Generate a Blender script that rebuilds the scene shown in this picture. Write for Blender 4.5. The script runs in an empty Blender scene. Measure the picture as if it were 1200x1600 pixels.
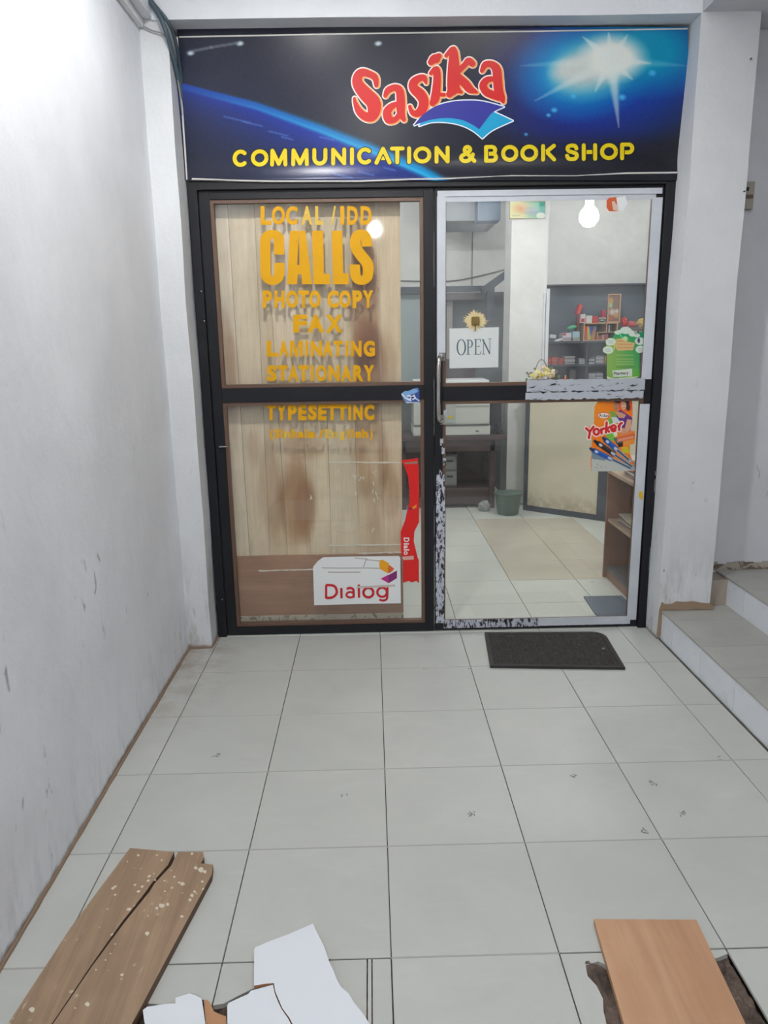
import bpy, bmesh, math, random
import numpy as np
from mathutils import Vector, Matrix, noise as mnoise

# ------------------------------------------------------------------ camera
S = bpy.context.scene
COL = S.collection
YAW, PITCH, ROLL, FPX = 1.47648790e-02, 2.26022957e-01, -1.65535832e-02, 1158.26858
CAM = Vector((-0.0217409530, -3.07830090, 1.42645179))
FW = Vector((math.sin(YAW)*math.cos(PITCH), math.cos(YAW)*math.cos(PITCH), -math.sin(PITCH)))
_r = Vector((math.cos(YAW), -math.sin(YAW), 0)); _u = _r.cross(FW)
RT = _r*math.cos(ROLL) + _u*math.sin(ROLL); UP = -_r*math.sin(ROLL) + _u*math.cos(ROLL)
cd = bpy.data.cameras.new('camera'); co = bpy.data.objects.new('camera', cd); COL.objects.link(co)
cd.sensor_fit = 'VERTICAL'; cd.sensor_height = 32.0; cd.lens = FPX/1600*32.0; cd.clip_start = .05
m = Matrix((RT, UP, -FW)).transposed().to_4x4(); m.translation = CAM
co.matrix_world = m
S.camera = co
# ------------------------------------------------------------------ light and exposure
S.view_settings.view_transform = 'Standard'; S.view_settings.look = 'None'
S.view_settings.exposure = 0.0; S.view_settings.gamma = 1.0; S.view_settings.use_curve_mapping = False
W = bpy.data.worlds.new('world'); S.world = W; W.use_nodes = True
W.node_tree.nodes['Background'].inputs[0].default_value = (.75, .77, .82, 1)
W.node_tree.nodes['Background'].inputs[1].default_value = .45
FRONT_LAMP, BACK_LAMP, SHOP_LAMP, SHOP_FILL_TUBE = 960.0, 900.0, 205.0, 112.0     # bulb emission strengths; the last drives an added shop fill tube
FRONT_FILL_TUBE = 120.0  # strength of the fill light added in the passage

# ------------------------------------------------------------------ helpers
def ray(x, y): return FW + RT*((x-600)/FPX) - UP*((y-800)/FPX)
def PY(x, y, Y):
    d = ray(x, y); return CAM + d*((Y-CAM.y)/d.y)
def PZ(x, y, Z=0.):
    d = ray(x, y); return CAM + d*((Z-CAM.z)/d.z)
def PX(x, y, X):
    d = ray(x, y); return CAM + d*((X-CAM.x)/d.x)
def lin(c):
    return tuple((v/255./12.92 if v/255. <= .04045 else ((v/255.+.055)/1.055)**2.4) for v in c)
def world_loc(o):
    v = Vector((0, 0, 0))
    while o is not None: v += o.location; o = o.parent
    return v
def setp(o, label=None, cat=None, group=None, kind=None):
    if label: o['label'] = label
    if cat: o['category'] = cat
    if group: o['group'] = group
    if kind: o['kind'] = kind
    return o
def thing(name, label, cat, loc=(0, 0, 0), group=None):
    o = bpy.data.objects.new(name, None); o.empty_display_size = .05; COL.objects.link(o); o.location = loc
    return setp(o, label, cat, group)
def obj(name, bm, mats, parent=None, smooth=False, label=None, cat=None, group=None, kind=None):
    if not isinstance(mats, (list, tuple)): mats = [mats]
    if parent is not None: bmesh.ops.translate(bm, verts=bm.verts, vec=-world_loc(parent))
    me = bpy.data.meshes.new(name); bm.to_mesh(me); bm.free()
    for mt in mats: me.materials.append(mt)
    if smooth:
        for p in me.polygons: p.use_smooth = True
    o = bpy.data.objects.new(name, me); COL.objects.link(o); o.parent = parent
    return setp(o, label, cat, group, kind)
def single(name, bm, mats, label, cat, group=None, smooth=False):
    """a thing that is one mesh: origin moved to the base centre"""
    xs = [v.co for v in bm.verts]
    c = Vector(((min(v.x for v in xs)+max(v.x for v in xs))/2, (min(v.y for v in xs)+max(v.y for v in xs))/2, min(v.z for v in xs)))
    bmesh.ops.translate(bm, verts=bm.verts, vec=-c)
    o = obj(name, bm, mats, None, smooth, label, cat, group); o.location = c
    return o
def bx(bm, x0, x1, y0, y1, z0, z1, bev=0., mi=0):
    vs = [bm.verts.new((x, y, z)) for z in (z0, z1) for y in (y0, y1) for x in (x0, x1)]
    fs = [(0, 2, 3, 1), (4, 5, 7, 6), (0, 1, 5, 4), (2, 6, 7, 3), (0, 4, 6, 2), (1, 3, 7, 5)]
    fl = [bm.faces.new([vs[i] for i in f]) for f in fs]
    for f in fl: f.material_index = mi
    if bev > 0:
        es = list({e for f in fl for e in f.edges})
        bmesh.ops.bevel(bm, geom=es, offset=bev, segments=2, profile=.6, affect='EDGES')
    return bm
def NB(): return bmesh.new()
def B(*a, **k): return bx(NB(), *a, **k)
def rotbm(bm, ang, cen, axis='Z'):
    bmesh.ops.rotate(bm, verts=bm.verts, cent=cen, matrix=Matrix.Rotation(ang, 3, axis)); return bm
def lathe(bm, prof, cen, n=24, mi=0, caps=True):
    rings = []
    for r, z in prof:
        rings.append([bm.verts.new((cen[0]+r*math.cos(2*math.pi*i/n), cen[1]+r*math.sin(2*math.pi*i/n), cen[2]+z)) for i in range(n)])
    for a, b in zip(rings[:-1], rings[1:]):
        for i in range(n):
            f = bm.faces.new((a[i], a[(i+1) % n], b[(i+1) % n], b[i])); f.material_index = mi
    if caps and prof[0][0] > 1e-4: bm.faces.new(rings[0][::-1]).material_index = mi
    if caps and prof[-1][0] > 1e-4: bm.faces.new(rings[-1]).material_index = mi
    bmesh.ops.remove_doubles(bm, verts=bm.verts, dist=1e-6)
    return bm
def tube(bm, pts, r, n=8, mi=0):
    pts = [Vector(p) for p in pts]; prev = None; rings = []
    for i, p in enumerate(pts):
        t = (pts[min(i+1, len(pts)-1)] - pts[max(i-1, 0)]).normalized()
        if prev is None: a = t.orthogonal().normalized()
        else: a = (prev - t*prev.dot(t)).normalized()
        prev = a; b = t.cross(a); rr = r[i] if isinstance(r, (list, tuple)) else r
        rings.append([bm.verts.new(p + a*rr*math.cos(2*math.pi*k/n) + b*rr*math.sin(2*math.pi*k/n)) for k in range(n)])
    for A, Bq in zip(rings[:-1], rings[1:]):
        for k in range(n): bm.faces.new((A[k], A[(k+1) % n], Bq[(k+1) % n], Bq[k])).material_index = mi
    bm.faces.new(rings[0][::-1]); bm.faces.new(rings[-1])
    return bm
def prism(bm, pts, off, mi_side=0, mi_top=0):
    """closed polygon (3-D points) extruded by vector off; pts are the visible face"""
    a = [bm.verts.new(p) for p in pts]; b = [bm.verts.new(Vector(p)+Vector(off)) for p in pts]
    n = len(pts)
    f1 = bm.faces.new(a); f1.material_index = mi_top; f2 = bm.faces.new(b[::-1]); f2.material_index = mi_side; f1.normal_update(); f2.normal_update()
    for i in range(n):
        f = bm.faces.new((a[(i+1) % n], a[i], b[i], b[(i+1) % n])); f.material_index = mi_side
    bmesh.ops.triangulate(bm, faces=[f1, f2]); bmesh.ops.recalc_face_normals(bm, faces=bm.faces)
    return bm
def smooth_path(pts, sub=5):
    P = [np.array(p, float) for p in pts]
    if len(P) < 3: return [tuple(p) for p in P]
    out = []
    for i in range(len(P)-1):
        p0 = P[max(i-1, 0)]; p1 = P[i]; p2 = P[i+1]; p3 = P[min(i+2, len(P)-1)]
        for k in range(sub):
            t = k/sub
            out.append(tuple(.5*((2*p1)+(-p0+p2)*t+(2*p0-5*p1+4*p2-p3)*t*t+(-p0+3*p1-3*p2+p3)*t**3)))
    out.append(tuple(P[-1])); return out
STG = [0]
def stag(v):
    """each overlapping print piece sits a hair in front of the last, so no two coincide"""
    return Vector((v[0], v[1]-1.2e-5*STG[0], v[2]))
def stroke_flat(bm, pts, place, r=None, grow=0., caps=True, nd=12, mi=0, shift=(0, 0)):
    """variable-width flat stroke; pts (u,v[,r]) mapped through place(u,v)->3-D; v grows downwards"""
    Q = [(p[0]+shift[0], p[1]+shift[1], (p[2] if len(p) > 2 and r is None else r)+grow) for p in pts]
    Q = [q_ for i, q_ in enumerate(Q) if i == 0 or math.hypot(q_[0]-Q[i-1][0], q_[1]-Q[i-1][1]) > 1e-6]
    n = len(Q)
    dirs = []
    for i in range(n-1):
        dx, dy = Q[i+1][0]-Q[i][0], Q[i+1][1]-Q[i][1]; L = math.hypot(dx, dy); dirs.append((dx/L, dy/L))
    runs = []; cur = [0]
    for i in range(1, n):
        cur.append(i)
        if i == n-1 or dirs[i-1][0]*dirs[i][0]+dirs[i-1][1]*dirs[i][1] < .82: runs.append(cur); cur = [i]
    for run in runs:
        STG[0] = (STG[0]+1) % 12
        prev = None
        for k in run:
            ds = [dirs[j] for j in (k-1, k) if run[0] <= j < run[-1]]
            dx, dy = sum(d_[0] for d_ in ds), sum(d_[1] for d_ in ds); L = math.hypot(dx, dy) or 1; nx, ny = -dy/L, dx/L
            w = Q[k][2]/(max(.8, math.hypot(dx, dy)/len(ds)))
            a_ = bm.verts.new(stag(place(Q[k][0]+nx*w, Q[k][1]+ny*w))); b_ = bm.verts.new(stag(place(Q[k][0]-nx*w, Q[k][1]-ny*w)))
            if prev: bm.faces.new((prev[0], a_, b_, prev[1])).material_index = mi
            prev = (a_, b_)
    closed = math.hypot(Q[0][0]-Q[-1][0], Q[0][1]-Q[-1][1]) < 1e-3
    ends = {run[0] for run in runs} | {run[-1] for run in runs}
    for i in sorted(ends):
        if (not caps or closed) and i in (0, n-1): continue
        STG[0] = (STG[0]+1) % 12
        q_ = Q[i]; bm.faces.new([bm.verts.new(stag(place(q_[0]+q_[2]*math.cos(2*math.pi*k/nd), q_[1]+q_[2]*math.sin(2*math.pi*k/nd)))) for k in range(nd)]).material_index = mi
def face_front(bm):
    for f in bm.faces:
        f.normal_update()
        if f.normal.y > 0: f.normal_flip()
def poly_flat(bm, pts, place, mi=0):
    f = bm.faces.new([bm.verts.new(place(*p)) for p in pts]); f.material_index = mi; f.normal_update()
    bmesh.ops.triangulate(bm, faces=[f])
def arc(cx, cy, rx, ry, a0, a1, n=14):
    return [(cx+rx*math.cos(math.radians(a0+(a1-a0)*i/n)), cy+ry*math.sin(math.radians(a0+(a1-a0)*i/n))) for i in range(n+1)]

# ------------------------------------------------------------------ materials
MATS = {}
def mat(name, rgb, rough=.5, metal=0., spec=.5, emit=None, es=0., coat=0.):
    if name in MATS: return MATS[name]
    M = bpy.data.materials.new(name); M.use_nodes = True; b = M.node_tree.nodes['Principled BSDF']
    b.inputs['Base Color'].default_value = (*lin(rgb), 1); b.inputs['Roughness'].default_value = rough
    b.inputs['Metallic'].default_value = metal; b.inputs['Specular IOR Level'].default_value = spec
    if coat: b.inputs['Coat Weight'].default_value = coat
    if emit: b.inputs['Emission Color'].default_value = (*emit, 1); b.inputs['Emission Strength'].default_value = es
    MATS[name] = M; return M
class NT:
    def __init__(s, M): s.t = M.node_tree; s.b = s.t.nodes['Principled BSDF']
    def n(s, typ, **k):
        x = s.t.nodes.new(typ)
        for a, v in k.items():
            if a.startswith('i_'): x.inputs[int(a[2:])].default_value = v
            else: setattr(x, a, v)
        return x
    def l(s, a, b): s.t.links.new(a, b)
    def noise(s, co, scale, detail=5., rough=.6, dist=0.):
        x = s.n('ShaderNodeTexNoise'); x.inputs['Scale'].default_value = scale; x.inputs['Detail'].default_value = detail
        x.inputs['Roughness'].default_value = rough; x.inputs['Distortion'].default_value = dist; s.l(co, x.inputs['Vector']); return x.outputs['Fac']
    def ramp(s, v, a, b, c0=(0, 0, 0, 1), c1=(1, 1, 1, 1)):
        x = s.n('ShaderNodeValToRGB'); e = x.color_ramp.elements; e[0].position = a; e[1].position = b; e[0].color = c0; e[1].color = c1
        s.l(v, x.inputs[0]); return x.outputs[0]
    def mix(s, f, a, b, mode='MIX'):
        x = s.n('ShaderNodeMix', data_type='RGBA', blend_type=mode)
        for v, i in ((f, 0), (a, 6), (b, 7)):
            if hasattr(v, 'is_linked'): s.l(v, x.inputs[i])
            else: x.inputs[i].default_value = v if i == 0 else ((*v, 1) if len(v) == 3 else v)
        return x.outputs[2]
    def math(s, op, a, b=0.):
        x = s.n('ShaderNodeMath', operation=op)
        for v, i in ((a, 0), (b, 1)):
            if hasattr(v, 'is_linked'): s.l(v, x.inputs[i])
            else: x.inputs[i].default_value = v
        return x.outputs[0]
    def mapped(s, co, scale):
        x = s.n('ShaderNodeMapping'); x.inputs['Scale'].default_value = scale; s.l(co, x.inputs['Vector']); return x.outputs[0]
    def bump(s, h, strength, dist=.01):
        x = s.n('ShaderNodeBump'); x.inputs['Strength'].default_value = strength; x.inputs['Distance'].default_value = dist
        s.l(h, x.inputs['Height']); s.l(x.outputs[0], s.b.inputs['Normal'])
def smooth_ramp(N, v, a, b):
    x = N.n('ShaderNodeMapRange', interpolation_type='SMOOTHSTEP'); x.inputs[1].default_value = a; x.inputs[2].default_value = b
    N.l(v, x.inputs[0]); return x.outputs[0]

def m_wall(name, rgb, dirt=(120, 100, 82), scuffs=True, dirt_h=.35, dirt_amt=.8):
    M = mat(name, rgb, .55); N = NT(M); P = N.n('ShaderNodeNewGeometry').outputs['Position']
    sep = N.n('ShaderNodeSeparateXYZ'); N.l(P, sep.inputs[0]); z = sep.outputs[2]
    n1 = N.noise(P, 3.2, 6, .6); n2 = N.noise(P, 26, 8, .65); n3 = N.noise(N.mapped(P, (14, 14, 3.2)), 1, 6, .7)
    base = N.mix(N.ramp(n1, .35, .75), lin(rgb), lin(tuple(v*.95 for v in rgb)))
    low = smooth_ramp(N, z, dirt_h, 0.)               # grime gathers near the floor
    d = N.math('MULTIPLY', N.ramp(n3, .48, .72), N.math('MULTIPLY', low, dirt_amt))
    base = N.mix(d, base, lin(dirt))
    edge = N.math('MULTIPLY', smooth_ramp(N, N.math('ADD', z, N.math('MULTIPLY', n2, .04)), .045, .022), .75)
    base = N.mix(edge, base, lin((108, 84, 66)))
    if scuffs:
        sc = N.noise(N.mapped(P, (30, 30, 11)), 1, 3, .5, .4); big = N.ramp(N.noise(P, 2.3, 2), .50, .62)
        zone = smooth_ramp(N, z, 1.5, .5)
        base = N.mix(N.math('MULTIPLY', N.math('MULTIPLY', N.ramp(sc, .66, .72), big), N.math('MULTIPLY', zone, .6)), base, lin((96, 90, 86)))
    N.l(base, N.b.inputs['Base Color'])
    N.bump(N.math('ADD', n2, N.math('MULTIPLY', n1, 1.4)), .28, .012)
    return M
WALL = m_wall('white_plaster', (230, 234, 240), dirt_amt=.3)
PIER = m_wall('pier_plaster', (217, 220, 224), dirt=(128, 112, 96), dirt_h=.62, dirt_amt=.85)
RECESS = m_wall('stair_wall_plaster', (206, 208, 214), dirt_h=.1)
SHOPWALL = m_wall('shop_wall_paint', (222, 224, 222), scuffs=False, dirt_h=.05)
CEIL = m_wall('ceiling_paint', (226, 228, 230), scuffs=False, dirt_h=.01)
def m_tile(name, a, b, vein, rough=.3):
    M = mat(name, a, rough, spec=.32); N = NT(M); P = N.n('ShaderNodeNewGeometry').outputs['Position']
    rnd = N.n('ShaderNodeObjectInfo').outputs['Random']
    off = N.n('ShaderNodeVectorMath', operation='ADD'); comb = N.n('ShaderNodeCombineXYZ'); N.l(N.math('MULTIPLY', rnd, 40.), comb.inputs[0]); N.l(comb.outputs[0], off.inputs[1]); N.l(P, off.inputs[0])
    q = off.outputs[0]
    n1 = N.noise(q, 4.5, 6, .6, .6); n2 = N.noise(N.mapped(q, (3, 10, 10)), 1.2, 5, .6, 1.2)
    c = N.mix(N.ramp(n1, .3, .72), lin(a), lin(b)); c = N.mix(N.math('MULTIPLY', N.ramp(n2, .56, .74), .30), c, lin(vein))
    c = N.mix(N.math('MULTIPLY', rnd, .35), c, lin(tuple((u+v)/2-7 for u, v in zip(a, b))))
    # trodden-in brown dirt, densest in the corner by the left pier and along the left wall
    sep = N.n('ShaderNodeSeparateXYZ'); N.l(P, sep.inputs[0]); X, Y = sep.outputs[0], sep.outputs[1]
    wl = N.math('MULTIPLY', smooth_ramp(N, X, -.55, -.93), smooth_ramp(N, Y, -.75, .1))
    wl = N.math('MULTIPLY', wl, smooth_ramp(N, Y, .6, .4))
    n4 = N.noise(P, 7, 7, .7)
    d = N.math('MULTIPLY', wl, N.ramp(n4, .40, .62)); c = N.mix(N.math('MULTIPLY', d, .62), c, lin((128, 108, 88)))
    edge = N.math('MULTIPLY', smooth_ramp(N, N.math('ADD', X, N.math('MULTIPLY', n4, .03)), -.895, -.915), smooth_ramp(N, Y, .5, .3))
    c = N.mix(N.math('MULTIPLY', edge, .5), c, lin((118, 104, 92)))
    sp = N.noise(P, 9., 2, .4); c = N.mix(N.math('MULTIPLY', N.ramp(sp, .765, .785), .6), c, lin((88, 88, 92)))
    N.l(c, N.b.inputs['Base Color']); N.l(N.ramp(n4, .2, .9, (rough*.95,)*3+(1,), (rough*1.15,)*3+(1,)), N.b.inputs['Roughness'])
    return M
TILE = m_tile('floor_tile_glaze', (190, 192, 188), (181, 184, 181), (200, 202, 200), .42)
TILE_IN = m_tile('shop_tile_glaze', (214, 219, 212), (208, 214, 207), (216, 219, 213), .25)
TILE_BEIGE = m_tile('beige_tile_glaze', (202, 196, 180), (194, 188, 172), (206, 200, 188), .3)
RISER = m_tile('riser_tile_glaze', (226, 230, 236), (216, 221, 230), (166, 172, 184), .35)
TREAD = m_tile('tread_tile_glaze', (176, 176, 171), (160, 160, 156), (184, 184, 180), .35)
GROUT = mat('dark_grout', (74, 68, 62), .9)
GROUT_L = mat('pale_grout', (162, 161, 157), .9)
RAW = m_wall('raw_mortar', (170, 160, 148), dirt_h=.5)
BLACK = mat('black_powder_coat', (33, 34, 39), .42, spec=.25); 
def _bk():
    N = NT(BLACK); P = N.n('ShaderNodeNewGeometry').outputs['Position']; s = N.ramp(N.noise(N.mapped(P, (40, 40, 14)), 1, 4, .6), .765, .785)
    c = N.mix(N.math('MULTIPLY', s, .6), lin((28, 29, 34)), lin((150, 152, 158))); N.l(c, N.b.inputs['Base Color'])
_bk()
BEAD = mat('brown_glazing_bead', (98, 74, 60), .45)
CHROME = mat('chrome', (200, 198, 194), .22, 1.)
YELLOW = mat('yellow_vinyl', (218, 160, 4), .55, spec=.25)
def _yl():
    N = NT(YELLOW); P = N.n('ShaderNodeNewGeometry').outputs['Position']
    s = N.ramp(N.noise(P, 60, 4, .6), .70, .74); c = N.mix(N.math('MULTIPLY', s, .55), lin((218, 160, 4)), lin((150, 106, 16))); N.l(c, N.b.inputs['Base Color'])
_yl()
YELLOW_W = mat('worn_yellow_vinyl', (214, 176, 60), .55)
def m_glass(name, haze=.05, hscale=2.5):
    M = bpy.data.materials.new(name); M.use_nodes = True; t = M.node_tree; t.nodes.remove(t.nodes['Principled BSDF']); N = NT.__new__(NT); N.t = t
    out = t.nodes['Material Output']; tr = N.n('ShaderNodeBsdfTransparent'); tr.inputs[0].default_value = (.99, .995, .992, 1)
    gl = N.n('ShaderNodeBsdfGlossy'); gl.inputs['Roughness'].default_value = .03
    df = N.n('ShaderNodeBsdfDiffuse'); df.inputs[0].default_value = (.8, .84, .88, 1)
    geo = N.n('ShaderNodeNewGeometry'); P = geo.outputs['Position']
    dt = N.n('ShaderNodeVectorMath', operation='DOT_PRODUCT'); N.l(geo.outputs['Normal'], dt.inputs[0]); N.l(geo.outputs['Incoming'], dt.inputs[1])
    fres = N.math('ADD', N.math('MULTIPLY', N.math('POWER', N.math('SUBTRACT', 1., N.math('ABSOLUTE', dt.outputs['Value'])), 5.), .9), .045)
    n = N.noise(N.mapped(P, (1, 1, 1.4)), hscale, 6, .62, 2.2)
    m1 = N.n('ShaderNodeMixShader'); N.l(fres, m1.inputs[0]); N.l(tr.outputs[0], m1.inputs[1]); N.l(gl.outputs[0], m1.inputs[2])
    m2 = N.n('ShaderNodeMixShader'); N.l(N.math('ADD', N.math('MULTIPLY', N.ramp(n, .35, .8), haze), haze*.25), m2.inputs[0]); N.l(m1.outputs[0], m2.inputs[1]); N.l(df.outputs[0], m2.inputs[2])
    N.l(m2.outputs[0], out.inputs[0]); return M
GLASS = m_glass('window_glass', .025); GLASS_D = m_glass('smeared_door_glass', .09, 2.2); GLASS_L = m_glass('lower_door_glass', .03)
SLEEVE = m_glass('clear_plastic_sleeve', .006, 9)
def m_print(name='printed_ink', rough=.35, coat=0.):
    M = mat(name, (255, 255, 255), rough, coat=coat); N = NT(M); a = N.n('ShaderNodeVertexColor', layer_name='Col'); N.l(a.outputs[0], N.b.inputs['Base Color']); return M
PRINT = m_print(); BANNER = m_print('vinyl_banner', .24); BANNER.node_tree.nodes['Principled BSDF'].inputs['Specular IOR Level'].default_value = .17
def m_wood(name, a, b, axis=2, scale=1., rough=.55, vc=False, splat=0., dark=None):
    M = mat(name, a, rough); N = NT(M); P = N.n('ShaderNodeTexCoord').outputs['Object']
    rnd = N.n('ShaderNodeObjectInfo').outputs['Random']
    comb = N.n('ShaderNodeCombineXYZ'); N.l(N.math('MULTIPLY', rnd, 17.), comb.inputs[0]); N.l(N.math('MULTIPLY', rnd, 5.), comb.inputs[2]); off = N.n('ShaderNodeVectorMath', operation='ADD'); N.l(P, off.inputs[0]); N.l(comb.outputs[0], off.inputs[1]); q = off.outputs[0]
    sc = [26*scale]*3; sc[axis] = 1.9*scale; sc2 = [120*scale]*3; sc2[axis] = 5*scale
    n1 = N.noise(N.mapped(q, sc), 1, 5, .6, .8); n2 = N.noise(N.mapped(q, sc2), 1, 4, .6); n3 = N.noise(q, 5*scale, 4, .6)
    c = N.mix(N.ramp(n1, .3, .72), lin(a), lin(b)); c = N.mix(N.math('MULTIPLY', N.ramp(n2, .5, .8), .3), c, lin(tuple(v*.72 for v in b)))
    c = N.mix(N.math('MULTIPLY', N.ramp(n3, .45, .7), .35), c, lin(dark or tuple(v*.8 for v in b)))
    if vc:
        at = N.n('ShaderNodeVertexColor', layer_name='Col'); c = N.mix(1., c, at.outputs[0], 'MULTIPLY')
    if splat:
        v = N.n('ShaderNodeTexVoronoi'); v.inputs['Scale'].default_value = 38.; N.l(q, v.inputs['Vector'])
        nn = N.noise(q, 4.5, 3, .5); s = N.math('MULTIPLY', smooth_ramp(N, N.math('ADD', v.outputs['Distance'], N.math('MULTIPLY', N.noise(q, 90, 3), .3)), .36, .28), N.ramp(nn, .50, .60)); 
        s2 = N.math('MULTIPLY', N.ramp(N.noise(N.mapped(q, (60, 12, 60)), 1, 4, .7), .66, .72), N.ramp(nn, .42, .5))
        c = N.mix(N.math('MULTIPLY', N.math('MAXIMUM', s, N.math('MULTIPLY', s2, .5)), splat), c, lin((214, 204, 184)))
    N.l(c, N.b.inputs['Base Color']); N.bump(n2, .2, .003); return M
PLANKW = m_wood('pale_plank_wood', (232, 214, 184), (216, 194, 160), 2, 1., .55, vc=True)
BROWNB = m_wood('brown_board_wood', (172, 130, 100), (150, 110, 84), 0, 1.)
OLDPL = m_wood('old_plank_wood', (164, 138, 112), (136, 112, 90), 1, 1., .6, splat=1.)
FRESHB = m_wood('planed_board_wood', (196, 156, 124), (176, 134, 102), 1, .55, .5, dark=(160, 116, 84))
SHELFW = m_wood('brown_laminate', (148, 104, 74), (136, 94, 66), 2, .6, .45)
SHELFEDGE = mat('pale_edge_band', (176, 150, 124), .5)
CRATEW = mat('light_box_wood', (196, 160, 126), .6)
DESKW = m_wood('dark_desk_wood', (82, 62, 58), (62, 48, 46), 0, 1., .5)
SLATE = mat('slate_shelf_board', (86, 98, 108), .6); SLATE_D = mat('slate_shelf_face', (62, 72, 84), .55)
def m_strip(name, rgb, wear, seed=0., sc=(60, 60, 25), other=(24, 24, 28)):
    M = mat(name, rgb, .5); N = NT(M); P = N.n('ShaderNodeNewGeometry').outputs['Position']
    n = N.noise(N.mapped(P, sc), 1, 6, .7, .5); w = N.ramp(n, wear-.02, wear+.02); s = N.noise(P, 8, 4)
    c = N.mix(N.ramp(s, .3, .8), lin(rgb), lin(tuple(v*.93 for v in rgb))); c = N.mix(w, c, lin(other)); N.l(c, N.b.inputs['Base Color']); return M
TAPE = m_strip('white_masking_strip', (200, 205, 214), .85)
TAPE_W = m_strip('peeling_masking_strip', (190, 194, 208), .52)
TAPE_M = m_strip('half_peeled_strip', (182, 188, 198), .60, sc=(14, 14, 60), other=(48, 36, 30))
WHITE = mat('white_paper', (228, 231, 232), .6); CREAM = mat('cream_panel', (198, 192, 170), .55)
def P_(rgb, rough=.55): return mat('paint_%d_%d_%d' % tuple(rgb), rgb, rough)
def _cp():
    N = NT(CREAM); P = N.n('ShaderNodeNewGeometry').outputs['Position']; sep = N.n('ShaderNodeSeparateXYZ'); N.l(P, sep.inputs[0])
    c = N.mix(N.math('MULTIPLY', N.math('MULTIPLY', smooth_ramp(N, sep.outputs[2], .22, .04), N.ramp(N.noise(P, 16, 6), .35, .6)), .6), lin((214, 208, 186)), lin((150, 130, 98))); N.l(c, N.b.inputs['Base Color'])
_cp()

# ------------------------------------------------------------------ large structure
XL, XR, YD = -.925, 1.345, .42
def st(name, bm, m, parent=None, label=None): return obj(name, bm, m, parent, kind=None if parent else 'structure', label=label)
# floor: mortar bed with every tile laid on it
R1 = (-.8, 0., -2.0, -1.6); R2 = (.4, 1.2, -2.0, -1.6)
bm = NB(); zt = -.0035
bx(bm, XL-.1, 3.3, -1.6, 5.2, -.1, zt); bx(bm, XL-.1, 3.3, -6.2, -2.0, -.1, zt)
bx(bm, XL-.1, R1[0], -2., -1.6, -.1, zt); bx(bm, R1[1], R2[0], -2., -1.6, -.1, zt); bx(bm, R2[1], 3.3, -2., -1.6, -.1, zt)
bx(bm, R1[0], R1[1], -2., -1.6, -.1, -.045); bx(bm, R2[0], R2[1], -2., -1.6, -.1, -.045)
floor = st('floor', bm, GROUT)
bm = NB()
for j in range(-7, 12):
    y = .4*j
    if j == -4: bx(bm, XL, -.8, y-.0028, y+.0028, -.006, -.0006); bx(bm, 0, .4, y-.0028, y+.0028, -.006, -.0006)
    elif j == -5: continue
    else: bx(bm, XL, 1.2 if y > .42 else 1.35, y-.0028, y+.0028, -.006, -.0006)
obj('grout_line', bm, GROUT_L, floor)
for k_, (x_, y_) in enumerate(((896, 1214), (1021, 1223), (1066, 1271), (1006, 1298), (738, 1271), (339, 1180), (539, 1244), (733, 1044), (1128, 1185), (665, 1045))):
    p_ = PZ(x_, y_, .0004); bm = NB(); rr_ = random.Random(k_)
    for _ in range(6 if k_ < 6 else 2):
        c_ = p_+Vector((rr_.uniform(-.010, .010), rr_.uniform(-.012, .012), 0)); a_ = rr_.uniform(0, 3); l_ = rr_.uniform(.004, .011)
        bm.faces.new([bm.verts.new((c_.x+l_*math.cos(t_)*math.cos(a_)-.0022*math.sin(t_)*math.sin(a_), c_.y+l_*math.cos(t_)*math.sin(a_)+.0022*math.sin(t_)*math.cos(a_), .0004+.00005*_)) for t_ in [k2*math.pi/5 for k2 in range(10)]])
    obj('scuff_mark', bm, P_((112, 112, 116), .7) if False else mat('scuff_grey', (118, 118, 124), .7), floor)
TM = {}
def tile_mesh(w, d, m, t=.008, g=.0013):
    k = (round(w, 3), round(d, 3), m.name)
    if k not in TM:
        bm = NB(); hw, hd = w/2-g, d/2-g*1.6; c = .0013
        lo = [bm.verts.new((x, y, -t)) for x, y in ((-hw, -hd), (hw, -hd), (hw, hd), (-hw, hd))]
        md = [bm.verts.new((x, y, -c)) for x, y in ((-hw, -hd), (hw, -hd), (hw, hd), (-hw, hd))]
        up = [bm.verts.new((x, y, 0)) for x, y in ((-hw+c, -hd+c), (hw-c, -hd+c), (hw-c, hd-c), (-hw+c, hd-c))]
        for a, b in ((lo, md), (md, up)):
            for i in range(4): bm.faces.new((a[i], a[(i+1) % 4], b[(i+1) % 4], b[i]))
        bm.faces.new(up)
        me = bpy.data.meshes.new('tile'); bm.to_mesh(me); bm.free(); me.materials.append(m); TM[k] = me
    return TM[k]
def tile(x0, x1, y0, y1, m, parent, z=0., rot=None):
    o = bpy.data.objects.new('tile', tile_mesh(x1-x0, y1-y0, m)); COL.objects.link(o); o.parent = parent
    o.location = Vector(((x0+x1)/2, (y0+y1)/2, z)) - world_loc(parent)
    return o
cols = [(XL, -.8)] + [(-.8+.4*i, -.4+.4*i) for i in range(5)] + [(1.2, 1.353)]
for j in range(-7, 1):
    y0, y1 = .4*j, .4*j+.4
    for i, (a, b) in enumerate(cols):
        if j == -5 and i in (1, 2, 4): continue
        if j == -5 and i == 5:
            pass
        tile(a, b, y0, y1, TILE, floor)
for j in range(1, 12):
    for i in range(-3, 7):
        a, b = max(.4*i, XL), .4*i+.4
        if a >= b: continue
        if .4*j > 3.4 and i > 2: continue
        tile(a, b, .4*j, .4*j+.4, TILE_BEIGE if (i in (2, 3) and 3 <= j <= 6) else TILE_IN, floor)
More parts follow.
